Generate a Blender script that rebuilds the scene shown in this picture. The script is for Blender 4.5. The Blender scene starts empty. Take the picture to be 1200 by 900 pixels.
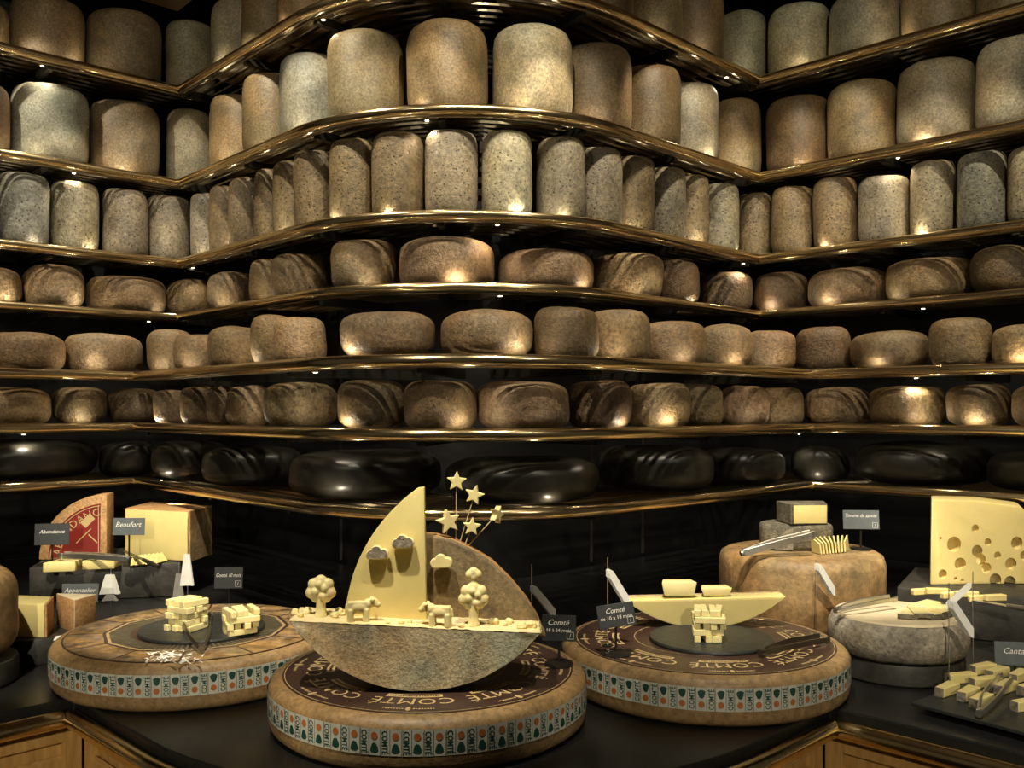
import bpy, bmesh, math, random
from mathutils import Vector, Matrix, noise

random.seed(7)
SC = bpy.context.scene
COL = SC.collection

# ------------------------------------------------------------------ camera
CAMZ = 1.52          # eye height
F = 1090.0           # focal length in pixels of the 1200x900 frame
HOR = 480.0          # pixel row of the horizon
cam_d = bpy.data.cameras.new('camera')
cam_d.sensor_width = 36.0
cam_d.lens = 36.0 * F / 1200.0
cam_d.shift_y = (HOR - 450.0) / 1200.0
cam_d.clip_start = 0.05
cam = bpy.data.objects.new('camera', cam_d)
cam.location = (0, 0, CAMZ)
cam.rotation_euler = (math.pi / 2, 0, 0)
COL.objects.link(cam)
SC.camera = cam

# ------------------------------------------------------------------ world, exposure
SC.view_settings.view_transform = 'Standard'
SC.view_settings.look = 'None'
SC.view_settings.gamma = 1.0
SC.view_settings.use_curve_mapping = False
SC.view_settings.exposure = 0.2
wd = bpy.data.worlds.new('dim_shop')
SC.world = wd
wd.use_nodes = True
wd.node_tree.nodes['Background'].inputs[0].default_value = (1.0, 0.83, 0.6, 1)
wd.node_tree.nodes['Background'].inputs[1].default_value = 0.035
try:
    SC.cycles.caustics_reflective = False
    SC.cycles.caustics_refractive = False
    SC.cycles.use_denoising = True
    SC.cycles.sample_clamp_indirect = 3.0
    SC.cycles.max_bounces = 6
except Exception:
    pass

# ------------------------------------------------------------------ ceiling spotlights of the shop, with fill and low lamps added
def spot(name, loc, target, watts, size=55, blend=0.35, radius=0.03, col=(1.0, 0.82, 0.58)):
    d = bpy.data.lights.new(name, 'SPOT')
    d.energy = watts
    d.spot_size = math.radians(size)
    d.spot_blend = blend
    d.shadow_soft_size = radius
    d.color = col
    o = bpy.data.objects.new(name, d)
    o.location = loc
    o.rotation_euler = (Vector(target) - Vector(loc)).to_track_quat('-Z', 'Y').to_euler()
    COL.objects.link(o)
    return o

KEYS = [  # location, target, watts, cone: narrow spots near the shelves, then wide weak fill added further out
    ((-2.10, 3.05, 3.18), (-1.75, 3.80, 2.35), 30, 62),
    ((-1.45, 3.25, 3.18), (-1.70, 3.80, 1.95), 34, 50),
    ((-1.05, 3.15, 3.18), (-1.25, 3.90, 2.30), 30, 60),
    ((-0.95, 2.75, 3.18), (-0.55, 3.35, 2.35), 34, 52),
    ((-0.25, 2.35, 3.18), (-0.45, 3.10, 2.15), 30, 52),
    ((0.05, 2.30, 3.18), (-0.05, 3.05, 2.50), 26, 56),
    ((0.45, 2.60, 3.18), (0.15, 3.10, 2.10), 34, 50),
    ((0.65, 2.95, 3.18), (0.75, 3.60, 2.30), 30, 58),
    ((1.10, 2.95, 3.18), (1.15, 3.60, 2.35), 32, 55),
    ((1.60, 2.65, 3.18), (1.35, 3.35, 2.10), 34, 55),
    ((-1.60, 2.10, 3.18), (-1.75, 3.15, 1.65), 46, 46),
    ((-1.10, 2.10, 3.18), (-0.95, 3.15, 1.55), 46, 46),
    ((-0.75, 1.65, 3.18), (-0.45, 2.55, 1.60), 46, 42),
    ((0.25, 1.55, 3.18), (-0.05, 2.45, 1.65), 46, 42),
    ((0.15, 1.80, 3.18), (0.45, 2.70, 1.55), 46, 42),
    ((0.75, 1.95, 3.18), (0.90, 3.00, 1.70), 46, 46),
    ((1.55, 1.85, 3.18), (1.35, 2.90, 1.60), 46, 46),
    ((1.0, 1.9, 3.18), (1.25, 3.6, 2.95), 24, 50),
    ((-1.0, 1.9, 3.18), (-1.5, 3.9, 2.95), 14, 50),
    ((-1.3, 0.6, 3.18), (-0.3, 3.2, 2.3), 20, 80),
    ((1.4, 0.6, 3.18), (0.5, 3.4, 2.3), 20, 80),
    ((-0.6, -1.6, 2.2), (-1.05, 1.8, 0.75), 230, 26),  # this and the next: added low behind the camera to brighten the cabinet fronts
    ((0.4, -1.6, 2.2), (0.80, 1.8, 0.75), 150, 26),
]
for i, (l, t, w, s) in enumerate(KEYS):
    spot('key_fill_spot', l, t, w, s, radius=0.014, col=(1.0, 0.90, 0.69))
DISPLAY = [  # narrow spots on the counter display
    ((-0.55, 1.0, 3.18), (-0.20, 1.83, 1.02), 190, 16),
    ((0.25, 0.9, 3.18), (-0.05, 1.93, 1.03), 110, 16),
    ((-0.35, 1.3, 3.18), (-0.70, 2.22, 1.0), 286, 15),
    ((0.15, 1.2, 3.18), (0.47, 2.14, 1.0), 247, 16),
    ((0.55, 1.3, 3.18), (0.90, 2.55, 1.08), 247, 19),
    ((0.95, 1.3, 3.18), (1.32, 2.60, 1.15), 221, 17),
    ((-0.85, 1.5, 3.18), (-1.27, 3.05, 1.07), 338, 15),
    ((-1.1, 1.0, 3.18), (-1.18, 2.40, 1.0), 230, 21),
    ((0.7, 0.8, 3.18), (1.0, 2.0, 0.93), 143, 18),
]
for i, (l, t, w, s) in enumerate(DISPLAY):
    spot('display_spot', l, t, w, s, blend=0.5, radius=0.02, col=(1.0, 0.90, 0.69))

# ------------------------------------------------------------------ pixel helpers (world positions of real things)
def at(px, py, Y):
    return Vector(((px - 600.0) * Y / F, Y, CAMZ - (py - HOR) * Y / F))
def on(px, py, z):
    Y = (CAMZ - z) * F / (py - HOR)
    return Vector(((px - 600.0) * Y / F, Y, z))

# ------------------------------------------------------------------ materials
def node(nt, typ, **kw):
    n = nt.nodes.new(typ)
    for k, v in kw.items():
        setattr(n, k, v)
    return n
def new_mat(name):
    m = bpy.data.materials.new(name)
    m.use_nodes = True
    nt = m.node_tree
    return m, nt, nt.nodes['Principled BSDF']
def ramp(nt, stops):
    r = node(nt, 'ShaderNodeValToRGB')
    e = r.color_ramp.elements
    while len(e) > 1:
        e.remove(e[-1])
    e[0].position = stops[0][0]; e[0].color = stops[0][1]
    for p, c in stops[1:]:
        x = e.new(p); x.color = c
    return r
def G(v):
    return (v, v, v, 1)
def coords(nt, rnd=True):
    tc = node(nt, 'ShaderNodeTexCoord')
    if not rnd:
        return tc.outputs['Object']
    oi = node(nt, 'ShaderNodeObjectInfo')
    mul = node(nt, 'ShaderNodeMath', operation='MULTIPLY'); mul.inputs[1].default_value = 37.0
    nt.links.new(oi.outputs['Random'], mul.inputs[0])
    ad = node(nt, 'ShaderNodeVectorMath', operation='ADD')
    nt.links.new(tc.outputs['Object'], ad.inputs[0]); nt.links.new(mul.outputs[0], ad.inputs[1])
    return ad.outputs[0]
def nz(nt, vec, scale, detail=4, rough=0.6):
    n = node(nt, 'ShaderNodeTexNoise')
    n.inputs['Scale'].default_value = scale
    n.inputs['Detail'].default_value = detail
    n.inputs['Roughness'].default_value = rough
    nt.links.new(vec, n.inputs['Vector'])
    return n.outputs['Fac']
def mulc(nt, a, b, fac=1.0):
    m = node(nt, 'ShaderNodeMix', data_type='RGBA', blend_type='MULTIPLY')
    m.inputs[0].default_value = fac
    nt.links.new(a, m.inputs[6]); nt.links.new(b, m.inputs[7])
    return m.outputs[2]

def rind(name, base=None, f0=0.62, f1=1.3, s1=9.0, s2=60.0, pits=70.0, pr=(0.07, 0.2), pit=0.5, lo=0.55, hi=1.35, rough=0.5, bump=0.35, spec=0.5, tint=((1, 1, 1, 1), (1.0, 0.93, 0.8, 1))):
    """Mottled cheese rind; the base colour comes from the object's own colour unless given."""
    m, nt, bs = new_mat(name)
    v = coords(nt)
    if base is None:
        oi = node(nt, 'ShaderNodeObjectInfo'); col = oi.outputs['Color']
    else:
        rgb = node(nt, 'ShaderNodeRGB'); rgb.outputs[0].default_value = (*base, 1); col = rgb.outputs[0]
    r1 = ramp(nt, [(0.3, G(lo)), (0.5, G(1.0)), (0.72, G(hi))]); nt.links.new(nz(nt, v, s1, 5, 0.65), r1.inputs[0])
    r2 = ramp(nt, [(0.3, G(f0)), (0.7, G(f1))]); nt.links.new(nz(nt, v, s2, 3, 0.7), r2.inputs[0])
    r3 = ramp(nt, [(0.35, tint[0]), (0.65, tint[1])]); nt.links.new(nz(nt, v, s1 * 0.6, 2), r3.inputs[0])
    vo = node(nt, 'ShaderNodeTexVoronoi'); vo.inputs['Scale'].default_value = pits
    nt.links.new(v, vo.inputs['Vector'])
    r4 = ramp(nt, [(pr[0], G(1 - pit)), (pr[1], G(1.0))]); nt.links.new(vo.outputs['Distance'], r4.inputs[0])
    c = mulc(nt, col, r1.outputs[0]); c = mulc(nt, c, r2.outputs[0]); c = mulc(nt, c, r3.outputs[0]); c = mulc(nt, c, r4.outputs[0])
    nt.links.new(c, bs.inputs['Base Color'])
    bs.inputs['Roughness'].default_value = rough
    bs.inputs['Specular IOR Level'].default_value = spec
    h = node(nt, 'ShaderNodeMath', operation='MULTIPLY')
    nt.links.new(r4.outputs[0], h.inputs[0]); nt.links.new(nz(nt, v, s2, 4, 0.7), h.inputs[1])
    b = node(nt, 'ShaderNodeBump'); b.inputs['Strength'].default_value = bump; b.inputs['Distance'].default_value = 0.006
    nt.links.new(h.outputs[0], b.inputs['Height']); nt.links.new(b.outputs[0], bs.inputs['Normal'])
    return m
def plain(name, col, rough=0.5, metal=0.0, spec=0.5, var=0.0, scale=20.0, bump=0.0, sss=0.0, emit=None):
    m, nt, bs = new_mat(name)
    bs.inputs['Base Color'].default_value = (*col, 1)
    bs.inputs['Roughness'].default_value = rough
    bs.inputs['Metallic'].default_value = metal
    bs.inputs['Specular IOR Level'].default_value = spec
    if var or bump:
        v = coords(nt)
        f = nz(nt, v, scale, 4)
        if var:
            r = ramp(nt, [(0.3, (*[c * (1 - var) for c in col], 1)), (0.7, (*[min(1, c * (1 + var)) for c in col], 1))])
            nt.links.new(f, r.inputs[0]); nt.links.new(r.outputs[0], bs.inputs['Base Color'])
        if bump:
            b = node(nt, 'ShaderNodeBump'); b.inputs['Strength'].default_value = bump; b.inputs['Distance'].default_value = 0.004
            nt.links.new(f, b.inputs['Height']); nt.links.new(b.outputs[0], bs.inputs['Normal'])
    if sss:
        bs.inputs['Subsurface Weight'].default_value = sss
        bs.inputs['Subsurface Radius'].default_value = (0.02, 0.012, 0.004)
        bs.inputs['Subsurface Scale'].default_value = 0.5
    if emit:
        bs.inputs['Emission Color'].default_value = (*emit[0], 1)
        bs.inputs['Emission Strength'].default_value = emit[1]
    return m
def wood(name, a, b, scale=6.0):
    m, nt, bs = new_mat(name)
    tc = node(nt, 'ShaderNodeTexCoord'); mp = node(nt, 'ShaderNodeMapping')
    mp.inputs['Scale'].default_value = (14, 14, 1.2)
    nt.links.new(tc.outputs['Object'], mp.inputs[0])
    r = ramp(nt, [(0.3, (*a, 1)), (0.7, (*b, 1))]); nt.links.new(nz(nt, mp.outputs[0], scale, 5), r.inputs[0])
    nt.links.new(r.outputs[0], bs.inputs['Base Color']); bs.inputs['Roughness'].default_value = 0.35
    return m

MAT = {}
MAT['tall'] = rind('aged_grey_rind', f0=0.5, f1=1.45, s1=7, s2=120, pits=110, pit=0.35, rough=0.5, bump=0.3, tint=((0.95, 1.0, 1.0, 1), (1.06, 0.94, 0.78, 1)))
MAT['pitted'] = rind('pitted_rind', f0=0.5, f1=1.4, s1=8, s2=90, pr=(0.10, 0.26), pits=62, pit=0.8, rough=0.5, bump=0.5)
MAT['tomme'] = rind('tan_rind', s1=9, f0=0.5, f1=1.4, s2=90, pits=110, pit=0.6, rough=0.42, bump=0.9, tint=((1, 1, 1, 1), (1.05, 0.88, 0.7, 1)))
MAT['black'] = rind('black_wax', base=(0.030, 0.028, 0.023), s1=8, s2=30, pits=60, pit=0.2, rough=0.36, bump=0.12, spec=0.6)
MAT['brown'] = rind('brown_rind', base=(0.31, 0.205, 0.10), s1=9, s2=45, pits=90, pit=0.3, rough=0.55, bump=0.3, lo=0.6, hi=1.5, tint=((1.1, 0.95, 0.75, 1), (0.95, 1.0, 1.0, 1)))
MAT['wheelrind'] = rind('smooth_brown_rind', base=(0.29, 0.19, 0.09), s1=10, s2=70, pits=120, pit=0.25, rough=0.5, bump=0.2, lo=0.75, hi=1.25)
MAT['hull'] = rind('grey_boat_rind', base=(0.42, 0.37, 0.26), s1=14, s2=150, pits=190, pit=0.35, rough=0.65, bump=0.5, lo=0.55, hi=1.3, tint=((0.9, 1.0, 1.0, 1), (1.1, 0.86, 0.62, 1)))
MAT['sailrind'] = rind('brown_sail_rind', base=(0.20, 0.145, 0.075), s1=16, s2=90, pits=120, pit=0.35, rough=0.6, bump=0.35)
MAT['greyrind'] = rind('grey_mould_rind', base=(0.27, 0.24, 0.19), s1=16, s2=90, pits=70, pit=0.4, rough=0.7, bump=0.6, lo=0.5, hi=1.6)
MAT['mould'] = rind('dark_mould_rind', base=(0.15, 0.135, 0.10), s1=22, s2=120, pits=110, pit=0.5, rough=0.8, bump=0.9, lo=0.45, hi=1.8)
MAT['orangerind'] = rind('orange_rind', base=(0.50, 0.29, 0.13), s1=20, s2=120, pits=150, pit=0.2, rough=0.5, bump=0.3, lo=0.8, hi=1.2)
MAT['paste'] = plain('pale_cheese_paste', (0.74, 0.62, 0.26), 0.42, var=0.06, scale=12, sss=0.15, bump=0.05)
MAT['carved'] = plain('carved_cheese', (0.83, 0.71, 0.35), 0.45, var=0.05, scale=30, sss=0.2)
MAT['emmental'] = plain('holey_cheese_paste', (0.72, 0.58, 0.24), 0.38, var=0.07, scale=9, sss=0.15)
MAT['cut'] = plain('cut_cheese_face', (0.82, 0.68, 0.38), 0.5, var=0.1, scale=60, bump=0.5, sss=0.1)
MAT['cream'] = plain('cream_cheese_top', (0.72, 0.60, 0.40), 0.6, var=0.1, scale=40, bump=0.2)
MAT['brass'] = plain('polished_brass', (0.86, 0.67, 0.38), 0.2, 1.0, var=0.12, scale=6)
MAT['rod'] = plain('brass_rod', (0.30, 0.25, 0.17), 0.28, 1.0)
MAT['railbrass'] = plain('worn_brass', (0.78, 0.60, 0.31), 0.2, 1.0, var=0.2, scale=14, bump=0.05)
MAT['iron'] = plain('dark_iron', (0.03, 0.027, 0.022), 0.4, 0.6)
MAT['steel'] = plain('polished_steel', (0.82, 0.80, 0.75), 0.36, 1.0)
MAT['darksteel'] = plain('dark_steel', (0.24, 0.22, 0.18), 0.36, 1.0)
MAT['granite'] = plain('black_granite', (0.012, 0.012, 0.012), 0.3, var=0.5, scale=180, spec=0.5)
MAT['slate'] = plain('black_slate', (0.022, 0.024, 0.024), 0.42, var=0.3, scale=50, bump=0.25)
MAT['block'] = plain('dark_stone', (0.030, 0.027, 0.022), 0.5, var=0.4, scale=30, bump=0.4)
MAT['wall'] = plain('black_wall_paint', (0.008, 0.008, 0.0075), 0.5, var=0.2, scale=8)
MAT['darkceil'] = plain('black_recess', (0.006, 0.005, 0.004), 0.8)
MAT['floor'] = plain('dark_floor', (0.05, 0.04, 0.03), 0.4, var=0.3, scale=4)
MAT['oak'] = wood('honey_wood', (0.36, 0.19, 0.05), (0.56, 0.33, 0.11))
MAT['ceilwood'] = wood('brown_ceiling_wood', (0.10, 0.05, 0.02), (0.17, 0.09, 0.04))
MAT['card'] = plain('slate_card', (0.022, 0.024, 0.026), 0.35, var=0.2, scale=60)
MAT['cardgrey'] = plain('grey_card', (0.10, 0.115, 0.12), 0.4, var=0.1, scale=60)
MAT['white'] = plain('white_ink', (0.75, 0.73, 0.68), 0.6)
MAT['paper'] = plain('white_paper', (0.86, 0.85, 0.80), 0.6, var=0.06, scale=40)
MAT['paperdim'] = plain('grey_paper', (0.30, 0.29, 0.26), 0.6, var=0.1, scale=40)
MAT['label'] = plain('label_paper', (0.50, 0.50, 0.42), 0.5, var=0.15, scale=30)
MAT['green'] = plain('label_green', (0.012, 0.055, 0.040), 0.5)
MAT['orange'] = plain('label_orange', (0.42, 0.13, 0.03), 0.5, var=0.15, scale=200)
MAT['print'] = plain('brown_print', (0.050, 0.027, 0.020), 0.34, var=0.25, scale=12)
MAT['gold'] = plain('gold_print', (0.50, 0.36, 0.17), 0.45)
MAT['red'] = plain('red_label', (0.19, 0.016, 0.010), 0.45, var=0.2, scale=12)
MAT['panelprint'] = rind('landscape_print', base=(0.27, 0.19, 0.10), s1=26, s2=70, pits=30, pit=0.15, rough=0.34, bump=0.0, lo=0.16, hi=1.9, tint=((0.72, 0.74, 0.85, 1), (1.15, 0.95, 0.65, 1)))
MAT['greenprint'] = plain('olive_print', (0.14, 0.13, 0.075), 0.4, var=0.3, scale=60)
MAT['tanprint'] = plain('tan_print', (0.34, 0.24, 0.12), 0.4, var=0.2, scale=60)
MAT['stick'] = plain('wooden_pick', (0.55, 0.42, 0.25), 0.6)
MAT['lens'] = plain('lamp_lens', (1, 0.9, 0.7), 0.4, emit=((1.0, 0.86, 0.62), 12.0))
MAT['lampbody'] = plain('lamp_housing', (0.50, 0.38, 0.18), 0.3, 1.0)

# ------------------------------------------------------------------ mesh helpers
class MB:
    def __init__(s):
        s.v = []; s.f = []; s.m = []
    def add(s, vs, fs, m=0):
        o = len(s.v)
        s.v += [tuple(x) for x in vs]
        for f in fs:
            s.f.append(tuple(i + o for i in f)); s.m.append(m)
        return s
    def box(s, c, d, rot=None, m=0):
        vs = []
        for k in range(8):
            p = Vector((((k & 1) - .5) * d[0], (((k >> 1) & 1) - .5) * d[1], (((k >> 2) & 1) - .5) * d[2]))
            if rot is not None:
                p = rot @ p
            vs.append(p + Vector(c))
        return s.add(vs, [(0, 2, 3, 1), (4, 5, 7, 6), (0, 1, 5, 4), (2, 6, 7, 3), (0, 4, 6, 2), (1, 3, 7, 5)], m)
    def tube(s, pts, r, n=8, m=0, flat=None):
        """tube along a polyline; flat=(w,h) gives a flat bar"""
        pts = [Vector(p) for p in pts]
        vs = []
        N = len(pts)
        for i, p in enumerate(pts):
            a = pts[i] - pts[i - 1] if i else pts[1] - pts[0]
            b = pts[i + 1] - pts[i] if i < N - 1 else a
            a = a.normalized(); b = b.normalized()
            t = (a + b)
            t = t.normalized() if t.length > 1e-6 else a
            up = Vector((0, 0, 1)) if abs(t.z) < 0.9 else Vector((1, 0, 0))
            side = t.cross(up).normalized()
            up2 = side.cross(t).normalized()
            k = 1.0 / max(0.35, math.sqrt(max(0.0, (1 + a.dot(b)) / 2)))
            rr = r[i] if isinstance(r, (list, tuple)) else r
            for j in range(n):
                an = 2 * math.pi * (j + .5) / n
                if flat:
                    ca = math.copysign(1, math.cos(an)) * flat[0] / 2; sa = math.copysign(1, math.sin(an)) * flat[1] / 2
                else:
                    ca = math.cos(an) * rr; sa = math.sin(an) * rr
                vs.append(p + side * ca * k + up2 * sa)
        fs = []
        for i in range(N - 1):
            for j in range(n):
                fs.append((i * n + j, i * n + (j + 1) % n, (i + 1) * n + (j + 1) % n, (i + 1) * n + j))
        fs.append(tuple(range(n - 1, -1, -1))); fs.append(tuple((N - 1) * n + j for j in range(n)))
        return s.add(vs, fs, m)
    def bar(s, pts, w, h, m=0):
        return s.tube(pts, 1, 4, m, flat=(w, h))
    def lathe(s, prof, n=32, m=0, c=(0, 0, 0)):
        vs = []; fs = []; rows = []
        for r, z in prof:
            if r < 1e-5:
                rows.append([len(vs)]); vs.append((c[0], c[1], c[2] + z))
            else:
                rows.append(list(range(len(vs), len(vs) + n)))
                for j in range(n):
                    a = 2 * math.pi * j / n
                    vs.append((c[0] + r * math.cos(a), c[1] + r * math.sin(a), c[2] + z))
        for A, B in zip(rows[:-1], rows[1:]):
            for j in range(n):
                k = (j + 1) % n
                if len(A) == 1 and len(B) == 1: continue
                if len(A) == 1: fs.append((A[0], B[k], B[j]))
                elif len(B) == 1: fs.append((A[j], A[k], B[0]))
                else: fs.append((A[j], A[k], B[k], B[j]))
        return s.add(vs, fs, m)
    def prism(s, out, d0, d1, plane='XZ', m=0, mside=None):
        """outline (a,b) extruded from d0 to d1 along the remaining axis"""
        n = len(out)
        def P(a, b, d):
            return {'XZ': (a, d, b), 'XY': (a, b, d), 'YZ': (d, a, b)}[plane]
        vs = [P(a, b, d0) for a, b in out] + [P(a, b, d1) for a, b in out]
        s.add(vs, [tuple(range(n)), tuple(range(2 * n - 1, n - 1, -1))], m)
        o = len(s.v) - 2 * n
        for i in range(n):
            j = (i + 1) % n
            s.f.append((o + j, o + i, o + n + i, o + n + j)); s.m.append(m if mside is None else mside)
        return s
    def ball(s, c, r, n=12, m=0):
        rr = r if isinstance(r, (list, tuple)) else (r, r, r)
        o = len(s.v)
        s.lathe([(math.cos(a), math.sin(a)) for a in [(-math.pi / 2) + math.pi * i / (n // 2 + 1) for i in range(n // 2 + 2)]], n, m)
        for i in range(o, len(s.v)):
            x, y, z = s.v[i]
            s.v[i] = (c[0] + x * rr[0], c[1] + y * rr[1], c[2] + z * rr[2])
        return s
    def mesh(s, name, bevel=0, seg=2, smooth=None, rough=0, freq=10, seed=0):
        me = bpy.data.meshes.new(name)
        me.from_pydata(s.v, [], s.f)
        for p, k in zip(me.polygons, s.m):
            p.material_index = k
        bm = bmesh.new(); bm.from_mesh(me)
        bmesh.ops.remove_doubles(bm, verts=bm.verts, dist=1e-6)
        bmesh.ops.recalc_face_normals(bm, faces=bm.faces)
        if bevel:
            ed = [e for e in bm.edges if len(e.link_faces) == 2 and e.calc_face_angle(0) > 0.5]
            bmesh.ops.bevel(bm, geom=ed, offset=bevel, segments=seg, profile=0.5, affect='EDGES', clamp_overlap=True)
        if rough:
            off = Vector((seed * 3.7, seed * 1.3, seed * 2.1))
            for v in bm.verts:
                v.co += v.normal * noise.noise(v.co * freq + off) * rough
        bm.to_mesh(me); bm.free()
        if smooth is not None:
            for p in me.polygons: p.use_smooth = True
            me.set_sharp_from_angle(angle=math.radians(smooth))
        return me

def obj(name, me, mats, parent=None, loc=None, rot=None, **kw):
    if isinstance(me, MB):
        me = me.mesh(name, **kw)
    o = bpy.data.objects.new(name, me)
    if mats is not None:
        if not isinstance(mats, (list, tuple)): mats = [mats]
        if len(me.materials) == 0:
            for k in mats:
                me.materials.append(MAT[k] if isinstance(k, str) else k)
    COL.objects.link(o)
    if parent is not None: o.parent = parent
    if loc is not None: o.location = loc
    if rot is not None: o.rotation_euler = rot
    return o
def tag(o, label, cat, group=None):
    o['label'] = label; o['category'] = cat
    if group: o['group'] = group
    return o
def thing(name, label, cat, loc=(0, 0, 0), rz=0.0, group=None):
    o = bpy.data.objects.new(name, None)
    o.empty_display_size = 0.05
    COL.objects.link(o)
    o.location = loc; o.rotation_euler = (0, 0, rz)
    return tag(o, label, cat, group)
def struct(name, me, mats, **kw):
    o = obj(name, me, mats, **kw); o['kind'] = 'structure'
    return o
def remeshed(mb, name, voxel, smooth_it=2):
    """fuse overlapping solids into one continuous surface"""
    me = mb.mesh('tmp')
    o = bpy.data.objects.new('tmp', me); COL.objects.link(o)
    md = o.modifiers.new('r', 'REMESH'); md.mode = 'VOXEL'; md.voxel_size = voxel
    sm = o.modifiers.new('s', 'SMOOTH'); sm.iterations = smooth_it; sm.factor = 0.5
    dg = bpy.context.evaluated_depsgraph_get()
    out = bpy.data.meshes.new_from_object(o.evaluated_get(dg))
    out.name = name
    bpy.data.objects.remove(o); bpy.data.meshes.remove(me)
    for p in out.polygons: p.use_smooth = True
    return out
_TX = {}
def text(s, size=1.0, shear=0.0, spacing=1.0, bold=0.0):
    """flat lettering as vertices and faces centred on the origin"""
    key = (s, shear, spacing, bold)
    if key not in _TX:
        cu = bpy.data.curves.new('tmp', 'FONT')
        cu.body = s; cu.size = 1.0; cu.align_x = 'CENTER'; cu.align_y = 'CENTER'
        cu.shear = shear; cu.resolution_u = 2; cu.space_character = spacing; cu.offset = bold
        o = bpy.data.objects.new('tmp', cu); COL.objects.link(o)
        dg = bpy.context.evaluated_depsgraph_get()
        me = bpy.data.meshes.new_from_object(o.evaluated_get(dg))
        vs = [(v.co.x, v.co.y) for v in me.vertices]; fs = [tuple(p.vertices) for p in me.polygons]
        xs = [v[0] for v in vs] or [0]; ys = [v[1] for v in vs] or [0]
        cx = (min(xs) + max(xs)) / 2; cy = (min(ys) + max(ys)) / 2
        _TX[key] = ([(x - cx, y - cy) for x, y in vs], fs, max(xs) - min(xs), max(ys) - min(ys))
        bpy.data.objects.remove(o); bpy.data.curves.remove(cu); bpy.data.meshes.remove(me)
    vs, fs, w, h = _TX[key]
    return [(x * size, y * size) for x, y in vs], fs, w * size, h * size

# ------------------------------------------------------------------ plan lines of shelves, counter, walls
S = 1.1
def plan(xl, yl, xr, yr, xa, ya, rad, al, ar, off=0.0, ext=1.5, k=S, arcn=28):
    """zigzag line in plan: left arm, inner corner, rounded nose, inner corner, right arm; off moves it away from the viewer"""
    CL = Vector((xl, yl)) * k; CR = Vector((xr, yr)) * k; A = Vector((xa, ya)) * k; rad = rad * k
    dl = Vector((-math.cos(al), -math.sin(al))); dr = Vector((math.cos(ar), -math.sin(ar)))
    lines = [(CL + dl * ext, CL), (CL, A), (A, CR), (CR, CR + dr * ext)]
    def sh(p, q):
        d = (q - p).normalized(); n = Vector((-d.y, d.x))      # left of travel = away from the viewer
        return p + n * off, q + n * off
    L = [sh(*l) for l in lines]
    def isect(a, b):
        p, q = a; r_, s_ = b
        d1 = q - p; d2 = s_ - r_
        den = d1.x * d2.y - d1.y * d2.x
        t = ((r_.x - p.x) * d2.y - (r_.y - p.y) * d2.x) / den
        return p + d1 * t
    cl = isect(L[0], L[1]); a = isect(L[1], L[2]); cr = isect(L[2], L[3])
    rr = max(rad - off, 0.03)
    u = (cl - a).normalized(); v = (cr - a).normalized()
    th = math.acos(max(-1, min(1, u.dot(v))))
    t = rr / math.tan(th / 2)
    b = (u + v).normalized(); C = a + b * rr / math.sin(th / 2)
    p0 = a + u * t; p1 = a + v * t
    a0 = math.atan2(p0.y - C.y, p0.x - C.x); a1 = math.atan2(p1.y - C.y, p1.x - C.x)
    if a1 < a0: a1 += 2 * math.pi
    pts = [L[0][0], cl]
    pts += [C + Vector((math.cos(a0 + (a1 - a0) * i / arcn), math.sin(a0 + (a1 - a0) * i / arcn))) * rr for i in range(arcn + 1)]
    pts += [cr, L[3][1]]
    return pts
UPPER = (-1.308, 3.653, 0.943, 3.548, -0.185, 2.431, 0.723, 0.76, 0.79)
LOWER = (-1.296, 3.202, 0.965, 3.002, -0.143, 1.923, 0.562, 0.77, 0.77)
COUNTER = (-0.957, 2.038, 0.674, 1.974, -0.110, 1.190, 0.82, 0.785, 0.80)
SHELF_Z = [CAMZ + d * S for d in (1.256, 0.889, 0.576, 0.362, 0.115, -0.06, -0.247)]
def upper(off=0, ext=1.5): return plan(*UPPER, off=off, ext=ext)
def lower(off=0, ext=1.5): return plan(*LOWER, off=off, ext=ext)
def counter(off=0, ext=2.0): return plan(*COUNTER, off=off, ext=ext, k=1.0)
def dense(pts, step=0.02):
    out = []
    for p, q in zip(pts[:-1], pts[1:]):
        n = max(1, int((q - p).length / step))
        out += [p + (q - p) * i / n for i in range(n)]
    return out + [pts[-1]]

CZ = 0.89            # counter top

# ------------------------------------------------------------------ structure
WALL = upper(0.42, 2.2)
def wall_strip(name, pts, z0, z1, t=0.08):
    n = len(pts); mb = MB()
    nor = []
    for i in range(n):
        d = (pts[min(i + 1, n - 1)] - pts[max(i - 1, 0)]).normalized()
        nor.append(Vector((-d.y, d.x)))
    for i in range(n - 1):
        p, q = pts[i], pts[i + 1]; pb, qb = p + nor[i] * t, q + nor[i + 1] * t
        vs = [(p.x, p.y, z0), (q.x, q.y, z0), (q.x, q.y, z1), (p.x, p.y, z1), (pb.x, pb.y, z0), (qb.x, qb.y, z0), (qb.x, qb.y, z1), (pb.x, pb.y, z1)]
        mb.add(vs, [(0, 1, 2, 3), (5, 4, 7, 6), (3, 2, 6, 7), (1, 0, 4, 5)] + ([(4, 0, 3, 7)] if i == 0 else []) + ([(1, 5, 6, 2)] if i == n - 2 else []))
    return struct(name, mb, 'wall', smooth=30)
wall_strip('wall_left', WALL[:2], 0, 3.7)
wall_strip('wall_center', WALL[1:-1], 0, 3.7)
wall_strip('wall_right', WALL[-2:], 0, 3.7)
struct('floor', MB().box((0, 1.0, -0.05), (9, 9, 0.1)), 'floor')
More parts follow.
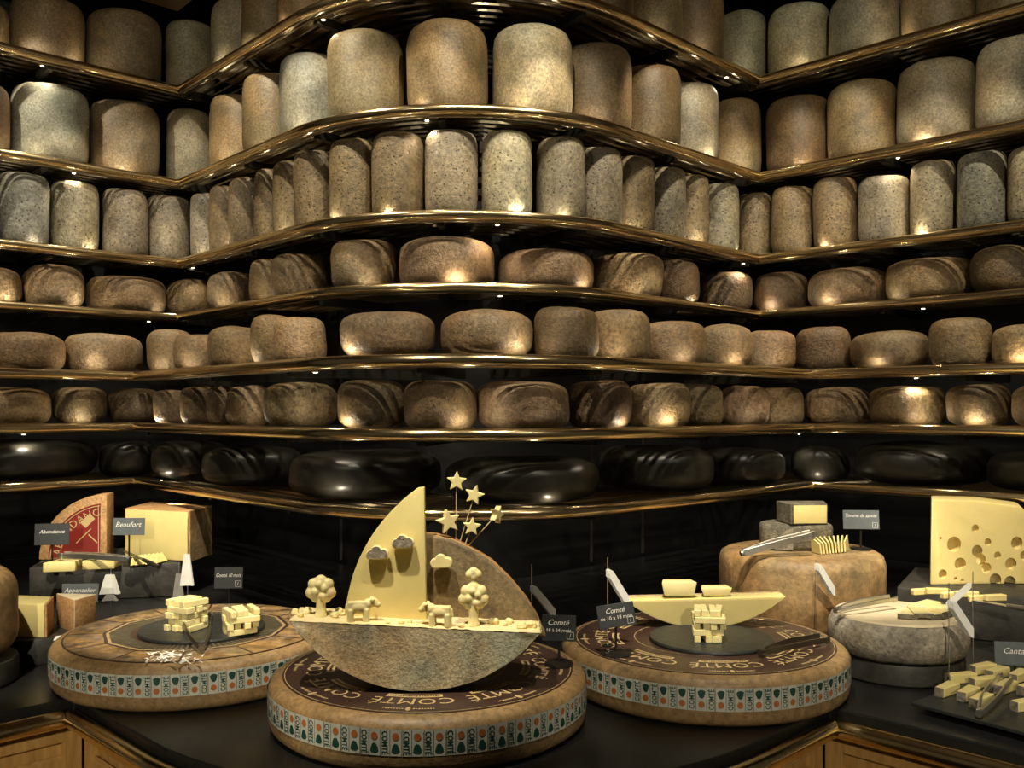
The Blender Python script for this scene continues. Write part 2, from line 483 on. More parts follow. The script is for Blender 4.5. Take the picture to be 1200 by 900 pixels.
# wooden soffit in front of the shelves, dark recess above them
fr = upper(-0.01, 2.2)
out = [(p.x, p.y) for p in fr] + [(3.6, -2.5), (-3.6, -2.5)]
struct('ceiling', MB().prism(out, 3.235, 3.30, 'XY'), 'ceilwood')
out = [(p.x, p.y) for p in upper(0.45, 2.2)] + [(3.6, -2.5), (-3.6, -2.5)]
o = struct('ceiling_recess', MB().prism(out, 3.7, 3.76, 'XY'), 'darkceil')

# thin joints between the black wall panels
for k, px in enumerate((400, 693, 752)):
    best = min(dense(WALL, 0.01), key=lambda p: abs(600 + F * p.x / p.y - px) if p.y > 1 else 1e9)
    struct('trim_%d' % (k + 1), MB().box((best.x, best.y - 0.003, 1.8), (0.012, 0.012, 1.8)), 'iron')

# ------------------------------------------------------------------ counter
t = thing('display_counter', 'black granite counter top following the zigzag wall', 'counter', (0, 0, 0))
fr = counter(0.0, 2.0); bk = upper(0.40, 1.9)
out = [(p.x, p.y) for p in fr] + [(p.x, p.y) for p in reversed(bk)]
obj('worktop', MB().prism(out, CZ - 0.04, CZ, 'XY'), 'granite', t, bevel=0.004, seg=2)
fr2 = counter(0.02, 2.0)
out = [(p.x, p.y) for p in fr2] + [(p.x, p.y) for p in reversed(bk)]
obj('under_slab', MB().prism(out, CZ - 0.062, CZ - 0.0405, 'XY'), 'granite', t)
# brass bumper rail: three runs meeting at the inner corners, with collars
rp = counter(-0.018, 2.0); RZ = CZ - 0.036
runs = [rp[:2], rp[1:-1], rp[-2:]]
for r in runs:
    obj('rail', MB().tube([(p.x, p.y, RZ) for p in dense(r, 0.05)], 0.02, 14), 'railbrass', t, smooth=50)
for i in (9, 23):
    p = rp[i]; q = rp[i + 1]; d = (q - p).normalized()
    obj('rail_collar', MB().tube([(p.x - d.x * .018, p.y - d.y * .018, RZ), (p.x + d.x * .018, p.y + d.y * .018, RZ)], 0.0245, 14), 'railbrass', t, smooth=50, bevel=0.004)

def cabinet(label, p, q, lock_at=None):
    """panelled wooden cabinet front between two plan points, front face towards the viewer"""
    d = (q - p); L = d.length; d = d.normalized()
    rz = math.atan2(d.y, d.x)
    t = thing('counter_cabinet', label, 'cabinet', (p.x, p.y, 0.0), rz)
    H = CZ - 0.063
    obj('body', MB().box((L / 2, 0.22, H / 2 + 0.03), (L, 0.40, H - 0.06)), 'oak', t)
    obj('top_rail', MB().box((L / 2, 0.012, H - 0.022), (L, 0.02, 0.036)), 'oak', t, bevel=0.003)
    obj('bottom_rail', MB().box((L / 2, 0.012, 0.08), (L, 0.02, 0.08)), 'oak', t, bevel=0.003)
    n = max(1, round(L / 0.48))
    for i in range(n + 1):
        x = min(max(L * i / n, 0.02), L - 0.02)
        obj('stile', MB().box((x, 0.012, H / 2 + 0.04), (0.04, 0.0205, H - 0.1)), 'oak', t, bevel=0.003)
    for i in range(n):
        x0 = L * i / n + 0.03; x1 = L * (i + 1) / n - 0.03
        dp = obj('door_panel', MB().box(((x0 + x1) / 2, 0.012, (H + 0.06) / 2), (x1 - x0, 0.018, H - 0.20)), 'oak', t, bevel=0.008, seg=1)
        obj('raised_field', MB().box(((x0 + x1) / 2, 0.0, (H + 0.03) / 2), (x1 - x0 - 0.10, 0.016, H - 0.31)), 'oak', dp, bevel=0.006, seg=1)
    if lock_at is not None:
        obj('lock', MB().lathe([(0, 0), (0.013, 0), (0.013, 0.006), (0.008, 0.010), (0, 0.010)], 20), 'steel', t, loc=(lock_at * L, 0.001, H - 0.022), rot=(math.pi / 2, 0, 0), smooth=40)
    return t
cp = counter(0.025, 1.6)
cabinet('honey wood panelled cabinet under the left counter arm', cp[0], cp[1])
cabinet('wooden cabinet with round steel lock below the curved rail', cp[1], cp[2], 0.06)
cabinet('wooden cabinet under the right half of the curved counter', cp[-3], cp[-2])
cabinet('honey wood panelled cabinet under the right counter arm', cp[-2], cp[-1])

# ------------------------------------------------------------------ shelves with rails, rods, brackets and small lamps
ORD = ['first', 'second', 'third', 'fourth', 'fifth', 'sixth', 'seventh', 'eighth', 'ninth', 'tenth', 'eleventh', 'twelfth', 'thirteenth', 'fourteenth', 'fifteenth', 'sixteenth', 'seventeenth', 'eighteenth', 'nineteenth', 'twentieth', 'twenty-first', 'twenty-second', 'twenty-third', 'twenty-fourth', 'twenty-fifth', 'twenty-sixth', 'twenty-seventh', 'twenty-eighth']
SHELFNAME = ['top', 'second', 'third', 'fourth', 'fifth', 'sixth', 'bottom']
ROD_OFF = {0: [0.055, 0.105, 0.155, 0.205, 0.255, 0.305, 0.355], 1: [0.055, 0.115, 0.175, 0.235, 0.295, 0.355, 0.415, 0.475]}
LENS = MB().lathe([(0, -0.001), (0.006, -0.001), (0.006, 0.002), (0, 0.002)], 10).mesh('lens', smooth=40)
LENS.materials.append(MAT['lens'])
HOUSE = MB().lathe([(0, 0.0), (0.011, 0.0), (0.011, 0.018), (0.007, 0.022), (0, 0.022)], 12).mesh('lamp_housing', smooth=40)
HOUSE.materials.append(MAT['lampbody'])

UPLENS = MB().lathe([(0, 0), (0.005, 0), (0.005, 0.003), (0, 0.003)], 8).mesh('glint_uplight', smooth=40)
UPLENS.materials.append(MAT['lens'])
UPW = 0.32
def along(pts, s):
    """point and unit direction at arc length s"""
    for p, q in zip(pts[:-1], pts[1:]):
        l = (q - p).length
        if s <= l: return p + (q - p) * (s / l), (q - p).normalized()
        s -= l
    return pts[-1], (pts[-1] - pts[-2]).normalized()
def length(pts): return sum((q - p).length for p, q in zip(pts[:-1], pts[1:]))

for si in range(7):
    fn = upper if si < 4 else lower
    z = SHELF_Z[si]
    t = thing('cheese_shelf', '%s brass-railed shelf of thin rods %s' % (SHELFNAME[si], 'just below the ceiling' if si == 0 else 'holding the black waxed wheels' if si == 6 else 'counted from the top'), 'shelf', (0, 0, z))
    rp = fn(0.0, 1.3)
    for r in (rp[:2], rp[1:-1], rp[-2:]):
        rail = obj('rail', MB().tube([(p.x, p.y, 0) for p in dense(r, 0.08)], 0.0175, 14), 'brass', t, smooth=50)
    lp = fn(0.034, 1.3)
    obj('lower_rail', MB().tube([(p.x, p.y, -0.012) for p in dense(lp, 0.1)], 0.006, 8), 'rod', t, smooth=50)
    offs = ROD_OFF[0 if si < 4 else 1]
    for k, od in enumerate(offs):
        obj('rod', MB().bar([(p.x, p.y, 0.006) for p in dense(fn(od, 1.28), 0.2)], 0.013, 0.008), 'rod', t)
    # brackets under the rods
    total = length(rp); nb = 11
    for b in range(nb):
        s = total * (b + 0.5) / nb
        p, d = along(rp, s); n = Vector((-d.y, d.x))
        q = p + n * (offs[-1] + 0.03)
        p = p + n * 0.034
        obj('bracket', MB().bar([(p.x, p.y, -0.016), (q.x, q.y, -0.016)], 0.022, 0.030), 'iron', t)
    # a few downlights tucked behind the rail
    nl = 3
    for b in range(nl):
        s = total * (b + 0.2 + 0.6 * random.random()) / nl
        p, d = along(rp, s); n = Vector((-d.y, d.x))
        a = p + n * 0.045
        lm = obj('downlight', HOUSE, None, t, loc=(a.x, a.y, -0.022), rot=(0, 0, 0))
        obj('lens', LENS, None, lm)
        q = p + n * 0.16
        spot('downlight_beam', (a.x, a.y, z - 0.028), (q.x + d.x * random.uniform(-.1, .1), q.y + d.y * random.uniform(-.1, .1), z - 0.36), 1.0, 120, 0.7, 0.008, (1.0, 0.88, 0.66))
    # tiny uplights between rail and cheeses, most added for the rail's reflected glow
    nl = 14 if si < 6 else 4
    for b in range(nl):
        s = 0.5 + (total - 1.0) * (b + 0.15 + 0.7 * random.random()) / nl
        p, d = along(rp, s); n = Vector((-d.y, d.x))
        a = p + n * 0.024
        obj('glint_uplight', UPLENS, None, t, loc=(a.x, a.y, 0.010))
        q = p + n * 0.09
        spot('glint_beam', (a.x, a.y, z + 0.0145), (q.x, q.y, z + 0.06), UPW * random.uniform(0.4, 1.5), 165, 0.6, 0.005, (1.0, 0.88, 0.64))

# ------------------------------------------------------------------ cheeses on the shelves
def cheese_mesh(R, H, e=4.0, seed=0, lump=0.006, n=36, m=15, barrel=0.0):
    mb = MB(); prof = []
    for i in range(m + 1):
        a = -math.pi / 2 + math.pi * i / m
        c, s_ = math.cos(a), math.sin(a)
        r = R * abs(c) ** (2.0 / e) if i not in (0, m) else 0.0
        zz = math.copysign(abs(s_) ** (2.0 / e), s_)
        r *= 1 + barrel * (1 - zz * zz) - barrel
        prof.append((r, H / 2 + H / 2 * zz))
    # flatter sampling of the caps
    mb.lathe(prof, n)
    me = mb.mesh('wheel')
    off = Vector((seed * 1.71 + 3, seed * 2.3, seed * 0.77))
    for v in me.vertices:
        p = v.co
        if p.z < 0.002: continue
        q = Vector((p.x, p.y, p.z - H / 2))
        k = noise.noise(p * 7.0 + off) * lump + noise.noise(p * 20.0 + off) * lump * 0.45
        v.co = p + q.normalized() * k
        if v.co.z < 0: v.co.z = 0
    for p in me.polygons: p.use_smooth = True
    return me
PAL = {'g': ((0.29, 0.25, 0.17), 'grey-brown'), 'b': ((0.225, 0.165, 0.09), 'brown'), 't': ((0.33, 0.24, 0.14), 'tan'), 'd': ((0.155, 0.105, 0.055), 'dark brown'), 'w': ((0.46, 0.41, 0.29), 'pale grey'), 'u': ((0.31, 0.305, 0.245), 'blue-grey'), 'k': ((0.02, 0.02, 0.018), 'black')}
# x0, x1, top pixel, colour, side ('' both edges show, 'L' only left edge shows, 'R' only right edge), diameter when one edge shows
ROWS = [
 [(-78, 9, -12, 'b', '', 0), (12, 99, -12, 'b', '', 0), (104, 187, 5, 'b', '', 0), (195, 252, 20, 'g', '', 0),
  (248, 286, -6, 'g', 'L', .25), (284, 326, -30, 'b', 'L', .26), (325, 384, -60, 'b', 'L', .26), (384, 474, -95, 'b', '', 0), (478, 570, -105, 'g', '', 0), (580, 670, -100, 'b', '', 0), (672, 742, -70, 'b', 'R', .27), (742, 800, -40, 'b', 'R', .27), (800, 848, -20, 'd', 'R', .25), (846, 898, 8, 'g', 'R', .22),
  (901, 972, -2, 'w', '', 0), (973, 1056, -18, 'g', '', 0), (1057, 1143, -35, 'b', '', 0), (1147, 1240, -60, 'b', '', 0)],
 [(-80, 7, 84, 'd', '', 0), (14, 103, 93, 'u', '', 0), (105, 187, 113, 'b', '', 0), (196, 249, 123, 'g', '', 0),
  (246, 286, 107, 'b', 'L', .24), (285, 328, 81, 'b', 'L', .25), (328, 384, 58, 'u', 'L', .25), (384, 474, 29, 'b', '', 0), (476, 571, 17, 'b', '', 0), (578, 672, 23, 'w', '', 0), (672, 741, 46, 'b', 'R', .27), (741, 798, 71, 'd', 'R', .26), (798, 842, 93, 'g', 'R', .24), (842, 891, 112, 'b', 'R', .22),
  (898, 972, 108, 'd', '', 0), (971, 1051, 89, 'b', '', 0), (1052, 1144, 63, 'g', '', 0), (1145, 1240, 35, 'w', '', 0)],
 [(-5, 57, 198, 'u', '', 0), (59, 116, 210, 'g', '', 0), (121, 172, 219, 'g', '', 0), (173, 223, 224, 'g', '', 0),
  (224, 246, 225, 'g', 'L', .16), (245, 269, 213, 'b', 'L', .17), (268, 295, 203, 'b', 'L', .18), (293, 315, 193, 'b', 'L', .17), (314, 345, 180, 'b', 'L', .18), (344, 385, 168, 'b', 'L', .18), (385, 434, 157, 'b', 'L', .18), (435, 496, 148, 'b', '', 0), (497, 560, 147, 'g', '', 0), (563, 623, 150, 'w', '', 0), (627, 685, 156, 'g', '', 0), (683, 730, 168, 'g', 'R', .18), (730, 767, 179, 'b', 'R', .17), (767, 805, 189, 'g', 'R', .18), (805, 833, 200, 'b', 'R', .16), (833, 866, 209, 'g', 'R', .17), (866, 904, 218, 'b', 'R', .15),
  (905, 953, 212, 'b', '', 0), (953, 1004, 203, 'b', '', 0), (1007, 1065, 203, 'g', '', 0), (1065, 1120, 185, 'g', '', 0), (1120, 1182, 173, 'u', '', 0), (1183, 1245, 166, 'w', '', 0)],
 [(-50, 25, 309, 't', '', 0), (27, 100, 304, 't', '', 0), (105, 191, 320, 't', '', 0),
  (195, 246, 324, 'b', 'L', .22), (244, 293, 316, 't', 'L', .22), (292, 320, 298, 'b', 'L', .15), (317, 388, 294, 'b', 'L', .23), (389, 466, 272, 'b', '', 0), (468, 579, 274, 't', '', 0), (583, 694, 288, 't', '', 0), (694, 777, 293, 't', 'R', .27), (775, 819, 296, 'd', 'R', .22), (818, 885, 316, 'b', 'R', .25),
  (883, 946, 310, 'd', '', 0), (946, 1041, 309, 't', '', 0), (1040, 1142, 298, 't', '', 0), (1142, 1220, 278, 'b', '', 0)],
 [(-25, 76, 387, 't', '', 0), (76, 166, 389, 't', '', 0),
  (173, 226, 385, 'b', '', 0), (206, 250, 390, 't', 'L', .19), (245, 290, 382, 't', 'L', .19), (288, 330, 367, 'b', 'L', .17), (314, 396, 368, 't', 'L', .2), (400, 510, 362, 't', '', 0), (514, 625, 360, 't', '', 0), (625, 702, 357, 'd', '', 0), (700, 761, 360, 'b', 'R', .19), (760, 827, 374, 't', 'R', .2), (826, 883, 379, 't', 'R', .19), (882, 932, 386, 't', 'R', .18),
  (934, 997, 382, 'd', '', 0), (997, 1087, 385, 'b', '', 0), (1087, 1162, 371, 'b', '', 0), (1163, 1245, 379, 't', '', 0)],
 [(-28, 62, 453, 't', '', 0), (61, 128, 446, 'b', '', 0), (128, 189, 446, 'd', '', 0),
  (180, 213, 458, 't', 'L', .13), (212, 242, 445, 'b', 'L', .16), (239, 265, 445, 'b', 'L', .15), (260, 312, 446, 't', 'L', .18), (310, 395, 449, 'b', '', 0), (394, 474, 439, 'b', '', 0), (473, 557, 440, 'b', '', 0), (559, 668, 448, 't', '', 0), (665, 739, 437, 'd', '', 0), (738, 808, 448, 't', 'R', .19), (800, 847, 443, 'b', 'R', .16), (847, 902, 451, 't', 'R', .17), (884, 940, 444, 'b', 'R', .17),
  (941, 1020, 452, 't', '', 0), (1019, 1109, 451, 'b', '', 0), (1109, 1184, 445, 'b', '', 0), (1185, 1265, 446, 'b', '', 0)],
 [(-60, 106, 514, 'k', '', 0), (115, 185, 517, 'k', 'L', .24),
  (180, 243, 516, 'k', 'L', .28), (240, 345, 521, 'k', 'L', .34), (340, 517, 525, 'k', '', 0), (522, 703, 533, 'k', '', 0), (700, 834, 520, 'k', 'R', .38), (833, 918, 524, 'k', 'R', .30), (915, 1000, 522, 'k', 'R', .24),
  (1003, 1160, 517, 'k', '', 0), (1158, 1300, 528, 'k', '', 0)],
]
GROUPS = ['tall drum cheeses on the top shelf', 'tall drum cheeses on the second shelf', 'slim drum cheeses on the third shelf', 'rounded cheeses on the fourth shelf', 'rounded cheeses on the fifth shelf', 'rounded cheeses on the sixth shelf', 'black waxed wheels on the bottom shelf']
SHAPE = [('tall', 7.0, 0.005), ('tall', 7.0, 0.005), ('pitted', 8.0, 0.006), ('tomme', 3.6, 0.007), ('tomme', 3.6, 0.007), ('tomme', 3.8, 0.008), ('black', 3.5, 0.008)]
random.seed(11)
placed = []
for ri, row in enumerate(ROWS):
    fn = upper if ri < 4 else lower
    zs = SHELF_Z[ri] + 0.0102
    spec = []
    for (x0, x1, top, c, side, dia) in row:
        r = 0.12
        wanted = dia
        for _ in range(6):
            gap = 0.028 if ri < 6 else 0.02
            path = dense(fn(r + gap, 1.3), 0.006)
            best = None
            for p in path:
                px = 600 + F * p.x / p.y; w = r * F / p.y
                tx = x0 + w if side == 'L' else x1 - w if side == 'R' else (x0 + x1) / 2
                # stay on the right arm of the zigzag: each pixel column meets the line once
                e_ = abs(px - tx)
                if best is None or e_ < best[0]: best = (e_, p)
            p = best[1]
            r = wanted / 2 if side else (x1 - x0) * p.y / F / 2
        spec.append([p.x, p.y, r, top, c, bool(side)])
    # keep neighbours from cutting into each other
    for _ in range(30):
        for i in range(len(spec)):
            for j in range(i + 1, len(spec)):
                a, b = spec[i], spec[j]
                d = math.hypot(a[0] - b[0], a[1] - b[1]); over = a[2] + b[2] + 0.004 - d
                if over > 0:
                    if a[5] == b[5]: a[2] -= over / 2; b[2] -= over / 2
                    elif a[5]: a[2] -= over
                    else: b[2] -= over
    k = 0
    for (x, y, r, top, c, side) in spec:
        yf = y - r * 0.88 if ri < 5 else y + r * 0.45
        H = max(0.07, CAMZ + (HOR - top) * yf / F - zs)
        if ri: H = min(H, SHELF_Z[ri - 1] - zs - 0.045)
        k += 1
        seed = ri * 40 + k
        matk, e, lump = SHAPE[ri]
        if ri in (3, 4, 5): e += random.uniform(-0.5, 0.9)
        me = cheese_mesh(r, H, e, seed, lump, n=40 if r > 0.1 else 32, m=17, barrel=0.035 if ri < 3 else 0.0)
        col, word = PAL[c]
        kind = 'tall drum-shaped cheese' if ri < 2 else 'slim upright cheese' if ri == 2 else 'black waxed cheese wheel' if ri == 6 else ('squat rounded cheese' if H < r * 1.35 else 'plump rounded cheese')
        nm = 'cheese_drum' if ri < 3 else 'waxed_cheese_wheel' if ri == 6 else 'rounded_cheese'
        o = obj(nm, me, matk, None, loc=(x, y, zs), rot=(0, 0, random.uniform(0, 6.28)))
        j = random.uniform(0.9, 1.12)
        o.color = (col[0] * j, col[1] * j * random.uniform(0.97, 1.03), col[2] * j * random.uniform(0.93, 1.07), 1)
        where = '%s from left on the %s shelf%s' % (ORD[k - 1], SHELFNAME[ri], ' from top' if 0 < ri < 6 else '')
        tag(o, (kind if ri == 6 else word + ' ' + kind) + ', ' + where, 'cheese', GROUPS[ri])
        placed.append((ri, x, y, r, H))


# ------------------------------------------------------------------ large printed cheese wheels on the counter
WH = 0.100           # wheel thickness
WR = 0.322
WT = CZ + WH         # top of the wheels
def arc_text(mb, s, size, R, ang, z, m=0, shear=0.0, spacing=1.05):
    """lettering bent round a circle, tops pointing outwards, centred on angle ang"""
    vs, fs, w, h = text(s, size, shear, spacing)
    mb.add([((R + y) * math.cos(ang - x / R), (R + y) * math.sin(ang - x / R), z) for x, y in vs], fs, m)
def tick(mb, R, a, h, w, z, m=0):
    """one stroke of small print on the wheel top"""
    mb.add([((R + v) * math.cos(a + u / R), (R + v) * math.sin(a + u / R), z) for u, v in ((-w / 2, -h / 2), (w / 2, -h / 2), (w / 2, h / 2), (-w / 2, h / 2))], [(0, 1, 2, 3)], m)
LW = 2 * math.pi * (WR + 0.0012) / 54
def band_label():
    """one paper label of the band: column of green lettering, green bell, orange seal"""
    R0 = WR + 0.0012; mb = MB(); hw = LW / 2 * 0.97; hh = 0.023
    def P(u, v, lift=0.0):
        a = -math.pi / 2 + u / R0
        return ((R0 + lift) * math.cos(a), (R0 + lift) * math.sin(a), v)
    n = 5
    for i in range(n):
        u0 = -hw + 2 * hw * i / n; u1 = -hw + 2 * hw * (i + 1) / n
        mb.add([P(u0, -hh), P(u1, -hh), P(u1, hh), P(u0, hh)], [(0, 1, 2, 3)], 0)
    vs, fs, w, h = text('COMTÉ', 0.0135, 0, 1.08, 0.022)
    k = 0.040 / w
    mb.add([P(-hw * 0.52 + y * 1.05, -x * k, 0.0004) for x, y in vs], fs, 1)
    for u in (-hw * 0.93, -hw * 0.10):
        mb.add([P(u - .0004, -hh * .96, .0004), P(u + .0004, -hh * .96, .0004), P(u + .0004, hh * .96, .0004), P(u - .0004, hh * .96, .0004)], [(0, 1, 2, 3)], 1)
    def fan(c, pts, m):
        mb.add([P(c[0] + a, c[1] + b, 0.0005) for a, b in pts], [tuple(range(len(pts)))], m)
    fan((hw * 0.45, 0.0105), [(0.0062 * math.cos(a * math.pi / 7), 0.0066 * math.sin(a * math.pi / 7)) for a in range(14)], 2)
    bell = [(-0.0075, -0.007), (-0.003, -0.0095), (0.003, -0.0095), (0.0075, -0.006), (0.0062, 0.000), (0.003, 0.006), (-0.001, 0.0075), (-0.0045, 0.005), (-0.0065, -0.001)]
    fan((hw * 0.45, -0.0085), bell, 1)
    me = mb.mesh('label')
    for k in ('label', 'green', 'orange'): me.materials.append(MAT[k])
    return me
LABEL = band_label()
def wheel_body():
    p = [(0, 0), (WR - 0.03, 0), (WR - 0.012, 0.003), (WR - 0.003, 0.011), (WR, 0.02), (WR, WH - 0.02), (WR - 0.004, WH - 0.010), (WR - 0.013, WH - 0.003), (WR - 0.03, WH), (0, WH)]
    me = MB().lathe(p, 96).mesh('body', smooth=60)
    for v in me.vertices:
        r = math.hypot(v.co.x, v.co.y)
        if r > 0.3 and v.co.z > 0.001:
            k = noise.noise(Vector((v.co.x * 9, v.co.y * 9, v.co.z * 25))) * 0.0016
            v.co.x *= 1 + k / r; v.co.y *= 1 + k / r
    me.materials.append(MAT['wheelrind'])
    return me
BODY = wheel_body()
def disc(R, z0, z1, n=72):
    return MB().lathe([(0, z0), (R, z0), (R, z1), (0, z1)], n)
def comte_print(t, rz, ninner=8, R=0.294):
    d = obj('printed_disc', disc(R, WH, WH + 0.0012), 'print', t, rot=(0, 0, rz), smooth=40)
    mb = MB(); z = WH + 0.0017
    for i in range(ninner):
        a = 2 * math.pi * i / ninner
        arc_text(mb, 'COMTÉ', 0.046, 0.236, a, z)
        for k in range(-9, 10):      # small print, too fine to read
            if abs(k) > 1: tick(mb, 0.272, a + k * 0.0185, 0.0045 + 0.002 * (k * k % 3), 0.0032, z)
        # little emblem outside the name
        mb.add([((0.272 + 0.010 * math.sin(q)) * math.cos(a + 0.018 * math.cos(q)), (0.272 + 0.010 * math.sin(q)) * math.sin(a + 0.018 * math.cos(q)), z - .0002) for q in [k * math.pi / 8 for k in range(16)]], [tuple(range(16))])
        # ribbon inside the name
        n = 8; vs = []
        for k in range(n + 1):
            b = a - 0.26 + 0.52 * k / n
            vs += [(0.192 * math.cos(b), 0.192 * math.sin(b), z), (0.208 * math.cos(b), 0.208 * math.sin(b), z)]
        mb.add(vs, [(2 * k, 2 * k + 2, 2 * k + 3, 2 * k + 1) for k in range(n)])
    for R0 in (0.155, 0.289):
        vs = []
        for k in range(72):
            b = 2 * math.pi * k / 72
            vs += [(R0 * math.cos(b), R0 * math.sin(b), z), ((R0 + .0015) * math.cos(b), (R0 + .0015) * math.sin(b), z)]
        mb.add(vs, [(2 * k, 2 * ((k + 1) % 72), 2 * ((k + 1) % 72) + 1, 2 * k + 1) for k in range(72)])
    for i in range(ninner):
        for k in range(-9, 10):
            tick(mb, 0.200, 2 * math.pi * i / ninner + k * 0.025, 0.005 + 0.002 * (k * k % 3), 0.0036, z + 0.0004, 1)
    obj('lettering', mb, ['gold', 'print'], d)
def big_wheel(label, loc, flip, rz=0.0):
    t = thing('printed_cheese_wheel', label, 'cheese', loc, 0, 'large printed cheese wheels')
    obj('body', BODY, None, t, rot=(0, 0, rz))
    for i in range(54):
        a = 2 * math.pi * i / 54 + rz
        obj('band_label', LABEL, None, t, loc=(0, 0, WH - 0.041), rot=(math.pi if flip else 0, 0, a + (math.pi if flip else 0)))
    return t
PF = Vector((-0.170, 1.915, CZ)); PL = Vector((-0.757, 2.240, CZ)); PR = Vector((0.440, 2.150, CZ))
tF = big_wheel('front cheese wheel under the boat, brown printed top and white label band', PF, False)
comte_print(tF, -math.pi / 2 - 0.05)
tR = big_wheel('right cheese wheel with brown printed top, slate disc and pale half moon', PR, True, 0.4)
comte_print(tR, -math.pi / 2 + 0.02)
tL = big_wheel('left cheese wheel with landscape-printed top and two piles of sticks', PL, True, 0.1)
d = obj('printed_disc', disc(0.296, WH, WH + 0.0010), 'print', tL, smooth=40)
for i in range(12):
    a0 = 2 * math.pi * i / 12 + 0.012 + 0.2; a1 = 2 * math.pi * (i + 1) / 12 - 0.012 + 0.2
    mb = MB(); vs = []
    for k in range(9):
        b = a0 + (a1 - a0) * k / 8
        mid = (a0 + a1) / 2
        ri = 0.208 / math.cos(b - mid)
        vs += [(ri * math.cos(b), ri * math.sin(b), WH + 0.0014), (0.292 * math.cos(b), 0.292 * math.sin(b), WH + 0.0014)]
    mb.add(vs, [(2 * k, 2 * k + 2, 2 * k + 3, 2 * k + 1) for k in range(8)])
    obj('printed_panel', mb, 'panelprint', d)
mb = MB()
for i in range(12):
    a0 = 2 * math.pi * i / 12 + 0.2; a1 = 2 * math.pi * (i + 1) / 12 + 0.2
    q = lambda r, a: (r * math.cos(a), r * math.sin(a), WH + 0.0016)
    mb.add([q(.200, a0), q(.2075, a0), q(.2075, a1), q(.200, a1)], [(0, 1, 2, 3)])
obj('printed_ring', mb, 'tanprint', d)
mb = MB()
for i in range(96):
    a = 2 * math.pi * i / 96
    q = lambda r, a: (r * math.cos(a), r * math.sin(a), WH + 0.0016)
    mb.add([q(.150, a - .012), q(.196, a - .012), q(.196, a + .012), q(.150, a + .012)], [(0, 1, 2, 3)])
obj('printed_rays', mb, 'greenprint', d)

def slate_disc(label, loc, R, h=0.008, mat='slate'):
    o = obj('slate_disc', MB().lathe([(0, 0), (R - .001, 0), (R, h * .5), (R - .002, h), (0, h)], 56), mat, None, loc=loc, smooth=40, rough=0.0008, freq=40)
    return tag(o, label, 'slate')
dl = on(237, 738, WT + 0.002); dr = on(833, 750, WT + 0.002)
slate_disc('round black slate on the left wheel under two stick piles', dl, 0.146)
slate_disc('round black slate on the right wheel under one stick pile', dr, 0.140)

# ------------------------------------------------------------------ cheese sticks in criss-cross piles
def stick_mesh(L, w, seed):
    return MB().box((0, 0, 0), (L, w, w)).mesh('stick', bevel=0.0012, seg=1, rough=0.0008, freq=60, seed=seed)
STK = [stick_mesh(0.068, 0.0140, i) for i in range(4)]
for m_ in STK: m_.materials.append(MAT['carved'])
def pile(base, rz, layers, per, label, group, L=0.068, w=0.0140, drop=0):
    for l in range(layers):
        n = per - (1 if l == layers - 1 and drop else 0)
        for i in range(n):
            u = (i - (per - 1) / 2) * (L - w) / (per - 1)
            a = rz + (math.pi / 2 if l % 2 else 0)
            x = -math.sin(a) * u; y = math.cos(a) * u
            o = obj('cheese_stick', STK[random.randrange(4)], None, None,
                    loc=(base.x + x + random.uniform(-.005, .005), base.y + y + random.uniform(-.005, .005), base.z + w * (l + 0.5) + 0.0004 * l),
                    rot=(0, 0, a + random.uniform(-.16, .16)))
            tag(o, '%s, %s layer, %s from %s' % (label, 'top' if l == layers - 1 else 'bottom' if l == 0 else ORD[l], ORD[n - 1 - i] if l % 2 == 0 else ORD[n - 1 - i], 'left' if l % 2 == 0 else 'back'), 'cheese', group)
zt = WT + 0.0105
b1 = on(219, 737, zt); b2 = on(281, 741, zt); b3 = on(830, 749, zt)
random.seed(5)
pile(b1, math.radians(62), 5, 4, 'cheese stick in the taller left pile', 'sticks in the left pile')
pile(b2, math.radians(35), 4, 4, 'cheese stick in the lower pile behind tongs', 'sticks in the middle pile')
pile(b3, math.radians(82), 5, 4, 'cheese stick in the pile on the right wheel', 'sticks in the right pile')

# ------------------------------------------------------------------ tongs and knives
def tongs(label, hinge, tip, spread, mat='steel', w=0.012, th=0.0022, bow=0.010, handle=False):
    hinge = Vector(hinge); tip = Vector(tip)
    t = thing('serving_tongs', label, 'tongs', hinge)
    d = tip - hinge; dn = d.normalized()
    side = Vector((-dn.y, dn.x, 0)).normalized()
    for s in (-1, 1):
        pts = []
        for k in range(9):
            f = k / 8
            pts.append(d * f + side * s * (spread / 2 * f + bow * math.sin(math.pi * min(1, f * 1.2)) * 0.6 + 0.004) + Vector((0, 0, 0.004 * math.sin(math.pi * f))))
        obj('arm', MB().bar(pts, th * 2, w), mat, t, bevel=0.0008, seg=1)
        e = pts[-1]
        obj('tip', MB().bar([e - dn * 0.012, e + dn * 0.010 - side * s * 0.006], th * 2.2, w * 1.25), mat, t, bevel=0.0008, seg=1)
    obj('hinge', MB().tube([-dn * 0.008, dn * 0.010], 0.0075, 12), mat, t, smooth=40)
    return t
h = on(236, 763, WT + 0.006)
tongs('dark steel tongs opened between the two stick piles', h + Vector((0, 0, .008)), on(230, 733, WT + 0.012) + Vector((0, 0, .018)), 0.065, 'darksteel')
tongs('dark steel tongs lying on the right edge of the right wheel', on(893, 769, WT + 0.004) + Vector((0, 0, .008)), on(963, 752, WT + 0.004) + Vector((0, 0, .008)), 0.03, 'darksteel')

